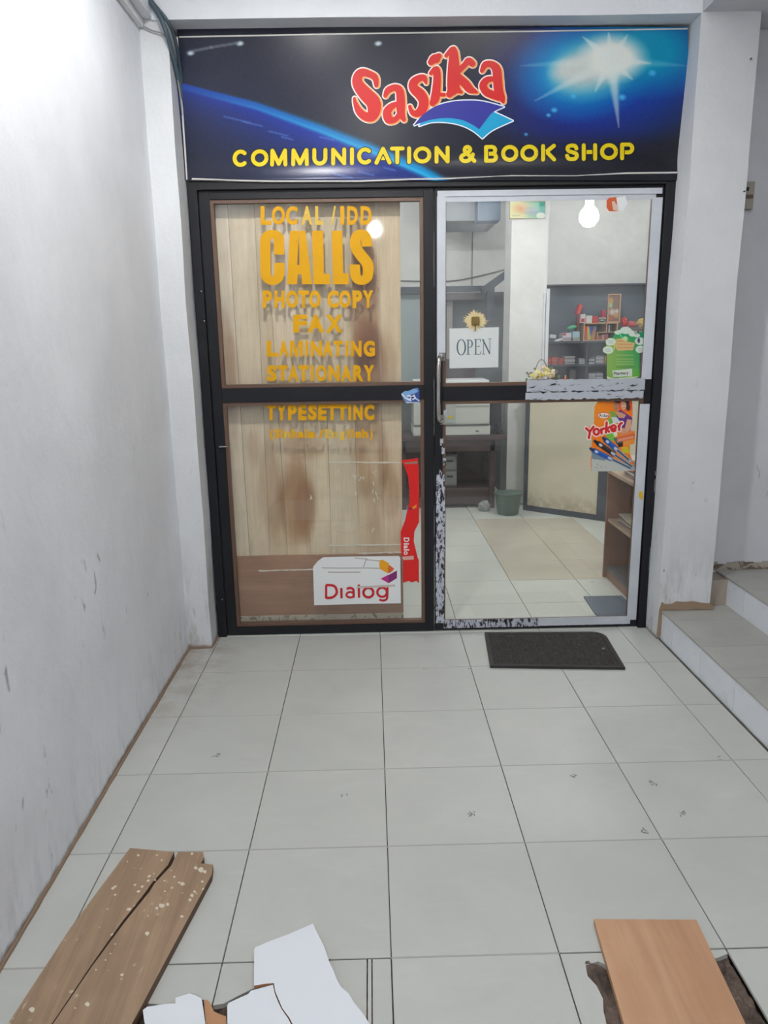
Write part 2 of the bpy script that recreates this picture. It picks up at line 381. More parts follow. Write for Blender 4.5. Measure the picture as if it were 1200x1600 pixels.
# tiles broken round the two holes in the near row
def poly_tile(pts):
    P = [(max(min(p[0], p[2] if len(p) > 2 else 9), -9), p[1]) for p in pts]
    return obj('tile', prism(NB(), [Vector((p[0], p[1], 0)) for p in P], (0, 0, -.012)), TILE, floor)
def q(x, y): v = PZ(x, y, 0); return (v.x, v.y)
hl = [q(x, y) for x, y in ((205, 1572), (222, 1566), (262, 1572), (300, 1558), (322, 1563), (340, 1570))]
poly_tile([(-.799, -1.603), (-.4015, -1.603), (-.4015, hl[-1][1]), hl[4], hl[3], hl[2], hl[1], hl[0], (-.62, -1.9), (-.799, -1.997)])
h2 = [q(x, y) for x, y in ((350, 1568), (372, 1556), (396, 1544), (415, 1560), (450, 1585), (500, 1640))]
poly_tile([(-.3985, -1.603), (-.0585, -1.603), (-.0585, -1.997), (-.2, -1.997), h2[5], h2[4], h2[3], h2[2], h2[1], h2[0], (-.3985, h2[0][1]-.004)])
poly_tile([(-.0555, -1.603), (-.0475, -1.603), (-.0475, -1.997), (-.0555, -1.997)]); poly_tile([(-.0445, -1.603), (-.002, -1.603), (-.002, -1.997), (-.0445, -1.997)])
h3 = [q(x, y) for x, y in ((1120, 1497), (1075, 1500), (955, 1512), (935, 1502), (915, 1508), (918, 1525), (932, 1540), (942, 1560), (943, 1580), (950, 1610))]
poly_tile([(.4015, -1.603), (.797, -1.603), (.797, h3[0][1]+.012)] + h3 + [(.47, -1.88), (.46, -1.997), (.4015, -1.997)])
bm = NB()
def rubble(x0, x1, y0, y1, n):
    g = {}
    for i in range(n+1):
        for j in range(n+1):
            x = x0+(x1-x0)*i/n; y = y0+(y1-y0)*j/n
            g[i, j] = bm.verts.new((x, y, -.014+.016*mnoise.noise(Vector((x*14, y*14, 3)))+.012*mnoise.noise(Vector((x*50, y*50, 1)))))
    for i in range(n):
        for j in range(n): bm.faces.new((g[i, j], g[i+1, j], g[i+1, j+1], g[i, j+1]))
rubble(*R1, 60); rubble(.4, .8, -2., -1.6, 60)
MUD = mat('dark_broken_mortar', (92, 80, 72), .9); N = NT(MUD); P = N.n('ShaderNodeNewGeometry').outputs['Position']
c = N.mix(N.ramp(N.noise(P, 14, 7, .7), .35, .68), lin((62, 52, 46)), lin((122, 106, 96))); N.l(c, N.b.inputs['Base Color']); N.bump(N.noise(P, 60, 6), .8, .01)
obj('broken_mortar', bm, MUD, floor, kind='stuff')

# left wall, piers, lintel, ceiling
def wavy(bm, amp=.0025, cuts=0):
    for v in bm.verts: v.co += Vector([mnoise.noise(v.co*2.2+Vector((k*9, 0, 0)))*amp for k in range(3)])
    return bm
def grid_box(x0, x1, y0, y1, z0, z1, step=.12, amp=.003):
    bm = NB(); bx(bm, x0, x1, y0, y1, z0, z1)
    for ax, a, b in ((0, x0, x1), (1, y0, y1), (2, z0, z1)):
        n = min(int((b-a)/step), 30)
        for k in range(1, n):
            nrm = [0, 0, 0]; nrm[ax] = 1; cpt = [0, 0, 0]; cpt[ax] = a+(b-a)*k/n
            bmesh.ops.bisect_plane(bm, geom=bm.verts[:]+bm.edges[:]+bm.faces[:], plane_co=cpt, plane_no=nrm)
    return wavy(bm, amp)
st('wall_left', grid_box(XL-.12, XL, -6, .5, -.05, 3.2, .2, .004), WALL)
st('wall_front_left', grid_box(XL-.02, -.812, .272, .6, -.01, 3.2, .08, .007), PIER)
st('wall_front_right', grid_box(1.338, 1.585, .262, .6, -.01, 3.2, .08, .006), PIER)
st('wall_front', B(-.83, 1.36, .43, .55, 2.128, 3.2), SHOPWALL)
st('lintel', grid_box(-.87, 1.34, .26, .44, 2.694, 3.2, .1, .004), WALL)
st('trim_1', grid_box(XL-.005, -.868, -6, .27, 2.70, 3.2, .2, .002), WALL)        # shallow beam along the left wall
st('beam', grid_box(1.345, 3.2, -6, .43, 2.70, 3.2, .2, .002), RECESS)
st('ceiling', B(XL-.1, 3.3, -6.2, .5, 3.16, 3.26), CEIL)
st('wall_right', grid_box(3.1, 3.22, -6, .5, -.05, 3.2, .3, .003), RECESS)
st('wall_back', B(1.55, 3.2, .44, .58, -.01, 3.2), RECESS)
bm = NB()
for k in range(34):
    x0 = 1.60+k*.045; bx(bm, x0, x0+.045, .4365, .4405, .285, .325+.016*mnoise.noise(Vector((k*.8, 0, 0))))
st('baseboard_back', bm, m_strip('stained_base_plaster', (168, 160, 150), .52, sc=(16, 16, 30), other=(104, 92, 78)))
obj('trunking', B(XL+.001, XL+.022, -3.5, .268, 2.668, 2.698, .002), WHITE, kind=None, label='white cable trunking running along the top corner of the left wall', cat='trunking')
# grimy mortar line where the left wall and pier meet the floor
bm = NB(); pts = []
for k in range(90):
    y = -2.6+2.87*k/89; pts.append((XL+.003+.003*mnoise.noise(Vector((y*9, 1, 0))), y, .001+.002*mnoise.noise(Vector((y*13, 4, 0)))))
tube(bm, pts, [.006+.003*abs(mnoise.noise(Vector((p[1]*21, 7, 0)))) for p in pts], 6)
tube(bm, [(XL+.003, .268, .002), (-.87, .270, .003), (-.815, .273, .002), (-.812, .33, .002), (-.812, .415, .002)], .007, 6)
st('trim_2', bm, mat('grime_mortar', (132, 112, 94), .95))
# shop shell
st('wall_shop_left', B(-1.05, -.95, .5, 4.9, -.05, 2.9), SHOPWALL)
st('wall_shop_right', B(2.95, 3.05, .58, 4.9, -.05, 2.9), SHOPWALL)
st('wall_shop_back', B(-1.05, 3.05, 4.6, 4.7, -.05, 2.9), SHOPWALL)
st('ceiling_shop', B(-1.05, 3.05, .5, 4.7, 2.80, 2.9), CEIL)
st('pillar', grid_box(1.15, 1.452, 3.30, 3.6, -.01, 2.82, .15, .002), SHOPWALL)
st('trim_3', B(.62, 1.15, 3.9, 4.6, 2.46, 2.81), P_((150, 156, 162)))        # dropped grey ceiling beam left of the pillar
obj('ceiling_cabinet', B(.93, 1.13, 3.72, 3.9, 2.43, 2.64, .01), P_((104, 122, 142)), label='blue-grey box fixed high under the shop ceiling left of the white pillar', cat='box')
# stairs
def mk_stairs():
    bm = NB(); H = [.139, .279, .419, .559]; X0 = [1.363, 1.697, 2.03, 2.363]
    for i in range(4): bx(bm, X0[i], 3.1, -3.2, .317 if i == 0 else .44, H[i-1] if i else -.02, H[i])
    bx(bm, 1.58, 1.70, .318, .44, .14, .274)
    s = st('stairs', bm, RAW)
    js = [.317, .125, -.175, -.475, -.775, -1.075, -1.375, -1.675, -1.975, -2.275]
    for i in range(3):
        top = H[i]+.008; xa = X0[i]-.012; xb = X0[i+1]-.006
        edges = js if i == 0 else [.44, .15, -.15, -.45, -.75, -1.05, -1.35, -1.65, -1.95, -2.25]
        for a, b in zip(edges[:-1], edges[1:]):
            o = obj('tile', prism(NB(), [Vector((xa, b+.001, top)), Vector((xb, b+.001, top)), Vector((xb, a-.001, top)), Vector((xa, a-.001, top))], (0, 0, -.008)), TREAD, s)
            zb = H[i-1]+.009 if i else .001
            lim = a if not (i == 1) else min(a, .318)
            obj('tile', prism(NB(), [Vector((X0[i]-.008, b+.001, zb)), Vector((X0[i]-.008, b+.001, top-.0095)), Vector((X0[i]-.008, lim-.001, top-.0095)), Vector((X0[i]-.008, lim-.001, zb))], (.008, 0, 0)), RISER, s)
    # thin dark brown line under each tread lip
    obj('nosing', bx(bx(NB(), 1.3535, 1.356, -2.3, .262, .137, .1405), 1.6875, 1.690, -2.3, .44, .277, .2805), mat('nosing_brown', (92, 78, 64), .9), s)
    obj('mortar_fillet', tube(NB(), [(1.350, -2.3+k*.064, .001+.002*mnoise.noise(Vector((k*.9, 0, 0)))) for k in range(41)], .004, 6), GROUT, s)
    obj('plaster_patch', prism(NB(), [Vector((x, .2535, z)) for x, z in ((1.338, .02), (1.36, .02), (1.362, .15), (1.60, .15), (1.595, .175), (1.54, .182), (1.50, .19), (1.46, .187), (1.42, .192), (1.40, .18), (1.37, .178), (1.35, .19), (1.34, .15))], (0, .02, 0)), mat('bare_plaster', (150, 128, 108), .9), s)
    return s
mk_stairs()

# ------------------------------------------------------------------ shop front frame (surround), window leaf, door leaf
fr = setp(obj('door_frame', bx(bx(bx(bx(NB(), -.806, -.765, .405, .50, 0, 2.118, .002), 1.298, 1.346, .405, .50, 0, 2.118, .002), -.765, 1.298, .405, .50, 2.083, 2.118, .002), .262, .275, .45, .50, 0, 2.083), BLACK), kind='structure')
obj('head_shadow_strip', B(-.74, 1.29, .400, .406, 2.086, 2.092), mat('painted_groove_shadow', (14, 14, 16), .6), fr)  # proud dark strip painted in as the shadow of a groove
obj('threshold', B(-.765, 1.298, .425, .50, -.002, .006, .001), mat('aluminium_track', (120, 120, 122), .35, .9), fr)
def frame_leaf(root, x0, x1, z0, z1, stl, str_, top, bot, mid0, mid1, y0=.42, y1=.46, bead=.016, names=('stile', 'rail')):
    obj('stile', B(x0, x0+stl, y0, y1, z0, z1, .0015), BLACK, root); obj('stile', B(x1-str_, x1, y0, y1, z0, z1, .0015), BLACK, root)
    obj('rail', B(x0+stl, x1-str_, y0, y1, z1-top, z1, .0015), BLACK, root); obj('rail', B(x0+stl, x1-str_, y0, y1, z0, z0+bot, .0015), BLACK, root)
    obj('rail', B(x0+stl, x1-str_, y0, y1, mid0, mid1, .0015), BLACK, root)
    for a, b in ((z0+bot, mid0), (mid1, z1-top)):
        X0, X1 = x0+stl, x1-str_; bm = NB()
        for bb in ((X0, X0+bead, a, b), (X1-bead, X1, a, b), (X0+bead, X1-bead, b-bead, b), (X0+bead, X1-bead, a, a+bead)):
            bx(bm, bb[0], bb[1], y0+.006, y1-.005, bb[2], bb[3], .001)
        obj('glazing_bead', bm, BEAD, root)
YP = .440     # glass plane
win = setp(bpy.data.objects.new('window_1', None), kind='structure', label='fixed black-framed glass leaf with yellow lettering left of the door'); COL.objects.link(win); win.location = (-.25, YD, 0)
frame_leaf(win, -.762, .271, .004, 2.083, .046, .044, .036, .042, 1.160, 1.226)
door = setp(bpy.data.objects.new('door_1', None), kind='structure', label='glass shop door with peeling white masking strips and a chrome pull'); COL.objects.link(door); door.location = (.79, YD, 0)
frame_leaf(door, .277, 1.296, .006, 2.083, .036, .030, .030, .028, 1.150, 1.216)
wp1 = obj('pane', B(-.700, .211, YP, YP+.005, 1.236, 2.035), GLASS, win); wp2 = obj('pane', B(-.700, .211, YP, YP+.005, .056, 1.150), GLASS, win)
dp1 = obj('pane', B(.325, 1.254, YP, YP+.005, 1.226, 2.04), GLASS_D, door); dp2 = obj('pane', B(.325, 1.254, YP, YP+.005, .044, 1.140), GLASS_L, door)
# masking strips left on the door frame
def strip(x0, x1, z0, z1, m, y=.4195, rag=0., seed=0, t=.0012, name='masking_strip'):
    bm = NB(); n = 40; pts = []
    L = (x1-x0) > (z1-z0)
    for k in range(n+1):
        t_ = k/n; w = rag*mnoise.noise(Vector((t_*23, seed, 0)))
        pts.append((x0+(x1-x0)*t_, z1+w) if L else (x0+w, z0+(z1-z0)*t_))
    for k in range(n+1):
        t_ = 1-k/n; w = rag*mnoise.noise(Vector((t_*31, seed+5, 0)))
        pts.append((x0+(x1-x0)*t_, z0+w) if L else (x1+w, z0+(z1-z0)*t_))
    prism(bm, [Vector((p[0], y-t, p[1])) for p in pts], (0, t, 0)); return obj(name, bm, m, door)
strip(.289, 1.287, 2.046, 2.070, TAPE); strip(.325, 1.262, 2.024, 2.047, TAPE, .424)
strip(.287, .326, 1.34, 2.046, TAPE, seed=1); strip(1.2445, 1.291, 1.235, 2.03, TAPE, seed=2)
strip(1.2445, 1.291, .04, 1.12, TAPE, .418, seed=3); strip(.283, .325, .42, .80, TAPE_W, rag=.006, seed=4); strip(.281, .322, .045, .42, TAPE_W, rag=.003, seed=9)
strip(.32, .80, .016, .059, TAPE_W, rag=.003, seed=5); strip(.80, 1.262, .018, .060, TAPE, rag=.002, seed=6)
strip(.707, 1.262, 1.186, 1.240, TAPE_M, .4185, rag=.006, seed=7); strip(.702, 1.258, 1.148, 1.182, TAPE_M, .4185, rag=.010, seed=8)
obj('tape_scrap', B(.322, .335, 1.24, 1.30, .001, .002) if False else prism(NB(), [Vector((x, .4185, z)) for x, z in ((.300, 2.036), (.325, 2.036), (.325, 2.052), (.300, 2.052))], (0, .001, 0)), mat('dark_scrap', (70, 62, 54), .8), door)
for k, (x0, z0) in enumerate(((.318, 1.075), (.302, .94), (.309, .90), (.315, .845), (.298, .79))):
    strip(x0, x0+.014, z0, z0+.035, TAPE_W, .4190, rag=.006, seed=20+k, name='tape_scrap')
# pull handle
bm = NB(); hx = .292
tube(bm, smooth_path([(hx+.018, .419, 1.352), (hx+.010, .398, 1.358), (hx, .372, 1.340), (hx-.003, .366, 1.28), (hx-.003, .366, 1.20), (hx-.003, .366, 1.13), (hx, .372, 1.072), (hx+.010, .398, 1.056), (hx+.020, .419, 1.060)], 5), .0095, 14)
h = obj('handle', bm, CHROME, door, smooth=True, label='chrome curved pull handle')
obj('mounting_plate', B(hx+.004, hx+.034, .4165, .4205, 1.335, 1.372, .001), P_((120, 116, 112)), h); obj('mounting_plate', B(hx+.008, hx+.036, .4165, .4205, 1.04, 1.085, .001), P_((150, 150, 148)), h)
# small fixings on the surround
for x, z in ((-.775, 1.66), (-.77, 1.53), (-.775, .20)):
    obj('screw', lathe(NB(), [(0, 0), (.004, 0), (.003, .002), (0, .0025)], (0, 0, 0), 10), CHROME, fr).matrix_local = Matrix.Translation((x, .405, z)) @ Matrix.Rotation(math.pi/2, 4, 'X')
obj('bolt', tube(NB(), [(-.742, .415, .955), (-.70, .400, .957)], [.006, .004], 8), CHROME, win)
for z0, z1 in ((.70, .76), (.78, .80), (.30, .42)): obj('hinge_plate', B(1.333, 1.341, .402, .406, z0, z1, .001), P_((118, 120, 126), .35), fr)

# ------------------------------------------------------------------ boards behind the left window
bp = thing('plank_screen', 'screen of pale wooden planks standing behind the lettered glass', 'board', (-.29, .51, .01))
def vplank(x0, x1, xb0, xb1, z0, z1, stains, tint=(1, 1, 1), y=.502, name='plank'):
    nx, nz = 8, 90; bm = NB(); cl = bm.loops.layers.float_color.new('Col'); g = {}
    def colr(x, z):
        c = Vector(tint)
        for sx, sz, rx, rz, k in stains:
            d = ((x-sx)/rx)**2+((z-sz)/rz)**2 + .35*mnoise.noise(Vector((x*12, 0, z*5)))
            w = max(0., min(1., 1.5-d)); w = w*w*(3-2*w)*k; c = c*(1-w)+Vector((c.x*.60, c.y*.42, c.z*.30))*w
        return (c.x, c.y, c.z, 1)
    for lay, yy in ((0, y), (1, y+.014)):
        for i in range(nx+1):
            for j in range(nz+1):
                t = j/nz; a = xb0+(x0-xb0)*t; b = xb1+(x1-xb1)*t; x = a+.0008+(b-a-.0016)*i/nx; z = z0+(z1-z0)*t
                g[lay, i, j] = bm.verts.new((x, yy+(.0018 if (lay == 0 and i in (0, nx)) else 0), z))
    for i in range(nx):
        for j in range(nz):
            for f in (bm.faces.new((g[0, i, j], g[0, i+1, j], g[0, i+1, j+1], g[0, i, j+1])), bm.faces.new((g[1, i, j], g[1, i, j+1], g[1, i+1, j+1], g[1, i+1, j]))):
                for l in f.loops: l[cl] = colr(l.vert.co.x, l.vert.co.z)
    for j in range(nz):
        for i in (0, nx): 
            f = bm.faces.new((g[0, i, j], g[0, i, j+1], g[1, i, j+1], g[1, i, j]))
            for l in f.loops: l[cl] = (tint[0]*.6, tint[1]*.55, tint[2]*.5, 1)
    bmesh.ops.recalc_face_normals(bm, faces=bm.faces)
    return obj(name, bm, PLANKW, bp)
ST = [(-.70, 1.36, .05, .22, .6), (-.05, 1.55, .07, .36, .8), (-.02, 1.30, .07, .2, .7), (-.40, .66, .09, .22, .85), (-.36, .93, .10, .06, .5), (-.52, .72, .06, .25, .45), (.05, 1.33, .05, .15, .45), (.06, .70, .05, .14, .55),
      (-.03, 1.05, .05, .12, .5), (-.60, .93, .03, .1, .4), (-.10, .95, .04, .10, .4), (-.05, 1.83, .05, .16, .35), (-.02, .60, .03, .2, .3), (-.36, .60, .05, .16, .6), (-.04, 1.42, .06, .12, .8), (-.02, 1.70, .05, .14, .6), (-.68, 1.25, .02, .3, .35), (.03, .88, .03, .16, .6), (-.06, .80, .03, .14, .5)]
bounds = [(-.722, -.722), (-.652, -.645), (-.532, -.545), (-.485, -.455), (-.372, -.338), (-.236, -.234), (-.105, -.098), (.018, .035), (.128, .121)]
tints = [(.96, 1.0, 1.08), (.90, .92, .94), (.82, .80, .78), (.92, .91, .90), (.95, .97, .97), (.92, .95, .97), (.86, .81, .76), (.93, .91, .88)]
for k in range(8):
    (a, ab), (b, bb) = bounds[k], bounds[k+1]
    vplank(a, b, ab, bb, .372, 2.06, ST, tints[k], .502+.002*(k % 2))
obj('crossboard', B(-.722, .122, .488, .504, .078, .392, .002), BROWNB, bp, label='brown horizontal board across the bottom of the planks')
MARB = mat('pale_marble_strip', (188, 180, 160), .35); N = NT(MARB); P = N.n('ShaderNodeNewGeometry').outputs['Position']
N.l(N.mix(N.ramp(N.noise(P, 13, 5, .6, 3.), .56, .6), lin((190, 182, 164)), lin((128, 118, 104))), N.b.inputs['Base Color'])
obj('sill_strip', B(-.722, .122, .484, .508, .012, .078, .002), MARB, bp, label='pale veined strip under the boards')
# knots as small proud rings
for x, z, r in ((-.012, .955, .020), (-.011, .60, .008), (-.065, .79, .012)):
    p = PY(0, 0, .5); obj('knot', lathe(NB(), [(0, .0012), (r*.5, .0012), (r, 0)], (0, 0, 0), 14), P_((112, 84, 58)), bp).matrix_local = Matrix.Translation(Vector((x, .5005, z))-world_loc(bp)) @ Matrix.Rotation(math.pi/2, 4, 'X')
# ------------------------------------------------------------------ glyphs
def place_on(Y):
    return lambda u, v: PY(u, v, Y)
def box_place(x0, x1, y0, y1, Y, shear=0.):
    """unit glyph (0..1, v down 0..1) inside a pixel box on plane Y"""
    return lambda u, v: PY(x0+(x1-x0)*u, y0+(y1-y0)*v, Y)
_fc = {}
def glyph(ch, offset):
    k = (ch, offset)
    if k not in _fc:
        cu = bpy.data.curves.new('g', 'FONT'); cu.body = ch; cu.offset = offset; cu.resolution_u = 4; cu.fill_mode = 'FRONT'; cu.dimensions = '2D'
        o = bpy.data.objects.new('g', cu); COL.objects.link(o); dg = bpy.context.evaluated_depsgraph_get(); dg.update()
        me = bpy.data.meshes.new_from_object(o.evaluated_get(dg)); V = [(v.co.x, v.co.y) for v in me.vertices]; F = [tuple(p.vertices) for p in me.polygons]
        bpy.data.objects.remove(o); bpy.data.curves.remove(cu); bpy.data.meshes.remove(me); _fc[k] = (V, F)
    return _fc[k]
def glyph_px(bm, ch, x0, x1, y0, y1, Y, offset=.03, fit=True, base=None, scale=None, mi=0):
    V, F = glyph(ch, offset)
    if not V: return
    xs = [v[0] for v in V]; ys = [v[1] for v in V]; a, b, c, d = min(xs), max(xs), min(ys), max(ys)
    vs = [bm.verts.new(PY(x0+(x1-x0)*(v[0]-a)/max(b-a, 1e-6), y1-(y1-y0)*(v[1]-c)/max(d-c, 1e-6), Y)) for v in V]
    for f in F:
        try: bm.faces.new([vs[i] for i in f]).material_index = mi
        except ValueError: pass
def text_px(bm, s, x0, x1, ybase, h, Y, offset=.02, slope=0., mi=0):
    """natural-proportion text: caps height h px, baseline ybase, squeezed to x0..x1; slope px per px"""
    cur = 0; items = []
    for ch in s:
        if ch == ' ': cur += .28; continue
        V, F = glyph(ch, offset); xs = [v[0] for v in V]; items.append((cur-min(xs), V, F)); cur += max(xs)-min(xs)+.07
    W_ = cur-.07; capH = max(v[1] for v in glyph('H', offset)[0])
    for cx, V, F in items:
        vs = []
        for v in V:
            X = x0+(x1-x0)*(cx+v[0])/W_; vs.append(bm.verts.new(PY(X, ybase-v[1]/capH*h+slope*(X-x0), Y)))
        for f in F:
            try: bm.faces.new([vs[i] for i in f]).material_index = mi
            except ValueError: pass
YL = YP-.0009
def letter(ch, x0, x1, y0, y1, pane, m=YELLOW, offset=.055):
    bm = NB(); w = x1-x0; n = box_place(x0, x1, y0, y1, YL)
    if ch == 'M':
        poly_flat(bm, [(0, 1), (0, 0), (.31, 0), (.5, .60), (.69, 0), (1, 0), (1, 1), (.77, 1), (.77, .28), (.60, 1), (.40, 1), (.23, .28), (.23, 1)], n)
    else: glyph_px(bm, ch, x0, x1, y0, y1, YL-1e-5*(ord(ch) % 7), min(offset, .038) if ch in 'MW' else offset)
    face_front(bm); return obj('letter', bm, m, pane)
C3 = lambda v: 400+v/6.
rows = [
 ('LOCAL/IDD', [(42,145),(148,272),(280,390),(425,530),(555,630),(700,750),(790,828),(855,955),(980,1085)], 322, 351.3, wp1, .045),
 ('PHOTOCOPY', [(62,150),(172,268),(282,395),(397,497),(498,605),(670,775),(780,888),(905,995),(1000,1100)], 453.7, 481.3, wp1, .055),
 ('FAX', [(348,480),(480,640),(650,815)], 491.7, 519.7, wp1, .055),
 ('LAMINATING', [(100,205),(212,305),(318,440),(462,488),(512,618),(622,722),(725,812),(840,868),(890,990),(1008,1115)], 532.3, 557.3, wp1, .055),
 ('STATIONARY', [(100,195),(200,298),(300,400),(398,495),(512,540),(562,665),(680,785),(795,900),(910,1010),(1008,1110)], 570.5, 596, wp1, .055),
 ('TYPESETTINC', [(95,187),(190,290),(300,383),(396,475),(488,572),(582,662),(665,760),(760,858),(865,893),(912,1000),(1015,1110)], 631.7, 656.7, wp2, .06),
]
for s, xs, y0, y1, pane, off in rows:
    for k, (ch, (a, b)) in enumerate(zip(s, xs)):
        letter(ch, C3(a), C3(b), y0, y1, pane, YELLOW_W if (s.startswith('LOCAL') and k in (3, 4, 5)) else YELLOW, .02 if ch in '/' else off)
# the big condensed CALLS
def calls():
    def mk(polys=(), strokes=()):
        bm = NB(); pl = lambda u, v: PY(400+u/6., 310+v/6., YL)
        for p in polys: poly_flat(bm, p, pl)
        for pts, w in strokes: stroke_flat(bm, pts, pl, r=w, caps=False, nd=20)
        face_front(bm); obj('letter', bm, YELLOW, wp1)
    def ring(outer, inner):   # outer and inner point loops opened at the same gap
        return outer+inner[::-1]
    def ribbon(path, wf):
        bm = NB(); pl = lambda u, v: PY(400+u/6., 310+v/6., YL); cen = smooth_path(path, 6); n_ = len(cen); L_, R_ = [], []
        for i, p in enumerate(cen):
            a = cen[max(i-1, 0)]; b = cen[min(i+1, n_-1)]; dx, dy = b[0]-a[0], b[1]-a[1]; l = math.hypot(dx, dy); w_ = wf(i/(n_-1), abs(dy/l))
            L_.append(bm.verts.new(pl(p[0]-dy/l*w_, p[1]+dx/l*w_))); R_.append(bm.verts.new(pl(p[0]+dy/l*w_, p[1]-dx/l*w_)))
        for i in range(n_-1): bm.faces.new((L_[i], L_[i+1], R_[i+1], R_[i]))
        face_front(bm); obj('letter', bm, YELLOW, wp1)
    ribbon([(216, 527), (216, 420), (206, 360), (150, 335), (96, 362), (86, 430), (88, 550), (90, 680), (102, 742), (156, 772), (206, 745), (218, 690), (218, 604)], lambda t, v: 40+8*v)
    mk([[(318, 303), (398, 303), (397, 400), (386, 625), (408, 625), (404, 400), (398, 303), (462, 303), (480, 440), (500, 600), (525, 805), (432, 805), (425, 712), (392, 712), (386, 805), (290, 805), (300, 640), (311, 440)]])
    mk([[(525, 303), (630, 303), (636, 705), (692, 708), (697, 805), (540, 805)]])
    mk([[(708, 303), (808, 303), (817, 700), (868, 703), (872, 805), (722, 805)]])
    ribbon([(1038, 452), (1036, 400), (1026, 355), (985, 332), (944, 355), (930, 410), (942, 470), (985, 535), (1030, 590), (1050, 640), (1050, 700), (1035, 748), (990, 770), (946, 748), (930, 700), (928, 620)], lambda t, v: 40+8*v+6*math.exp(-((t-.5)/.15)**2))
calls()
bm_rows = [('(', 130, 165), ('S', 172, 232), ('i', 240, 258), ('n', 265, 322), ('h', 330, 385), ('a', 392, 450), ('l', 458, 478), ('a', 486, 560), ('/', 585, 640), ('E', 650, 705), ('n', 712, 765), ('g', 785, 835), ('l', 855, 878), ('i', 893, 915), ('s', 930, 985), ('h', 992, 1052), (')', 1062, 1095)]
for ch, a, b in bm_rows:
    y0 = {'n': 1225, 'a': 1225, 's': 1225, 'g': 1225}.get(ch, 1203); y1 = {'g': 1308, '(': 1305, ')': 1305}.get(ch, 1287)
    letter(ch, C3(a), C3(b), 470+y0/6, 470+y1/6, wp2, YELLOW_W if ch in 'Eng' else YELLOW, .05)

# ------------------------------------------------------------------ painted prints
class Paint:
    def __init__(s, x0, x1, y0, y1, step, base=(255, 255, 255)):
        s.xs = np.arange(x0, x1+1e-6, step); s.ys = np.arange(y0, y1+1e-6, step)
        s.X, s.Y = np.meshgrid(s.xs, s.ys); s.C = np.ones(s.X.shape+(3,))*np.array(base, float); s.A = np.ones(s.X.shape, bool)
    def put(s, w, rgb): w = np.clip(w, 0, 1)[..., None]; s.C = s.C*(1-w)+np.array(rgb, float)*w
    def ell(s, cx, cy, rx, ry, rgb, ang=0., soft=.15):
        a = math.radians(ang); dx, dy = s.X-cx, s.Y-cy; u = dx*math.cos(a)+dy*math.sin(a); v = -dx*math.sin(a)+dy*math.cos(a)
        s.put((1+soft-np.sqrt((u/rx)**2+(v/ry)**2))/(2*soft)*1.0, rgb)
    def inside(s, pts):
        m = np.zeros(s.X.shape, bool); n = len(pts)
        for i in range(n):
            (x1, y1), (x2, y2) = pts[i], pts[(i+1) % n]
            if y1 == y2: continue
            c = ((y1 > s.Y) != (y2 > s.Y)) & (s.X < (x2-x1)*(s.Y-y1)/(y2-y1)+x1); m ^= c
        return m
    def poly(s, pts, rgb): s.put(s.inside(pts).astype(float), rgb)
    def line(s, pts, r, rgb, k=1.):
        for (x1, y1), (x2, y2) in zip(pts[:-1], pts[1:]):
            dx, dy = x2-x1, y2-y1; L = dx*dx+dy*dy+1e-9; t = np.clip(((s.X-x1)*dx+(s.Y-y1)*dy)/L, 0, 1)
            s.put(k*np.clip(r+.5-np.hypot(s.X-x1-t*dx, s.Y-y1-t*dy), 0, 1), rgb)
    def noise(s, amp, sc=.3, seed=0):
        rs = np.random.RandomState(seed); s.C = s.C + rs.normal(0, amp, s.X.shape)[..., None]
    def mesh(s, name, Yf, m, parent=None, back=True):
        c = np.clip(s.C, 0, 255)/255.; c = np.where(c <= .04045, c/12.92, ((c+.055)/1.055)**2.4)
        h, w = s.X.shape; idx = -np.ones(s.X.shape, int); idx[s.A] = np.arange(s.A.sum())
        off = world_loc(parent) if parent else Vector((0, 0, 0)); V = []; fy = Yf if callable(Yf) else (lambda v: Yf)
        for y, x in zip(s.Y[s.A], s.X[s.A]):
            Yb = fy(None) if not callable(Yf) else None
            if Yb is None:
                p = SGN(0)(x, y)
            else: p = PY(x, y, Yb)
            V.append(p-off)
        F = []
        ok = s.A[:-1, :-1] & s.A[1:, :-1] & s.A[:-1, 1:] & s.A[1:, 1:]
        for i, j in zip(*np.nonzero(ok)): F.append((idx[i, j], idx[i+1, j], idx[i+1, j+1], idx[i, j+1]))
        me = bpy.data.meshes.new(name); me.from_pydata([tuple(v) for v in V], [], F); 
        at = me.color_attributes.new('Col', 'FLOAT_COLOR', 'POINT'); cc = c[s.A]; at.data.foreach_set('color', np.concatenate([cc, np.ones((len(cc), 1))], 1).astype(np.float32).ravel())
        me.materials.append(m); me.update()
        for p in me.polygons: p.use_smooth = True
        o = bpy.data.objects.new(name, me); COL.objects.link(o); o.parent = parent; return o
def sy(z):      # banner hangs flat and lips outwards along its bottom edge
    t = max(0., (2.22-z)/.09); return .412-.10*(z-2.13)-.016*min(t, 1.1)**2
def SGN(off):
    def f(u, v):
        p = PY(u, v, .395)
        for _ in range(3): p = PY(u, v, sy(p.z)-off)
        return p
    return f
sign = thing('shop_sign', 'wide blue and black banner sign over the shop front', 'sign', (.27, .40, 2.13))
pt = Paint(277, 1076, 42, 282, 1.6, (38, 40, 50)); X, Y = pt.X, pt.Y
rim = np.interp(X, [277, 400, 500, 600, 660, 720], [128, 160, 196, 236, 262, 296])       # planet's edge
d = Y-rim
dim = np.clip((X-277)/300, 0, 1)
pt.put(np.exp(-((Y-150)/120)**2)*np.clip(1-(X-277)/500, 0, 1)*.35, (44, 52, 86))
body = (d > 0)*np.exp(-np.clip(d, 0, None)/(26+60*dim))*np.clip(1-(X-560)/260, 0, 1)
pt.put(np.clip(body*1.15, 0, .95), (36, 56, 150))
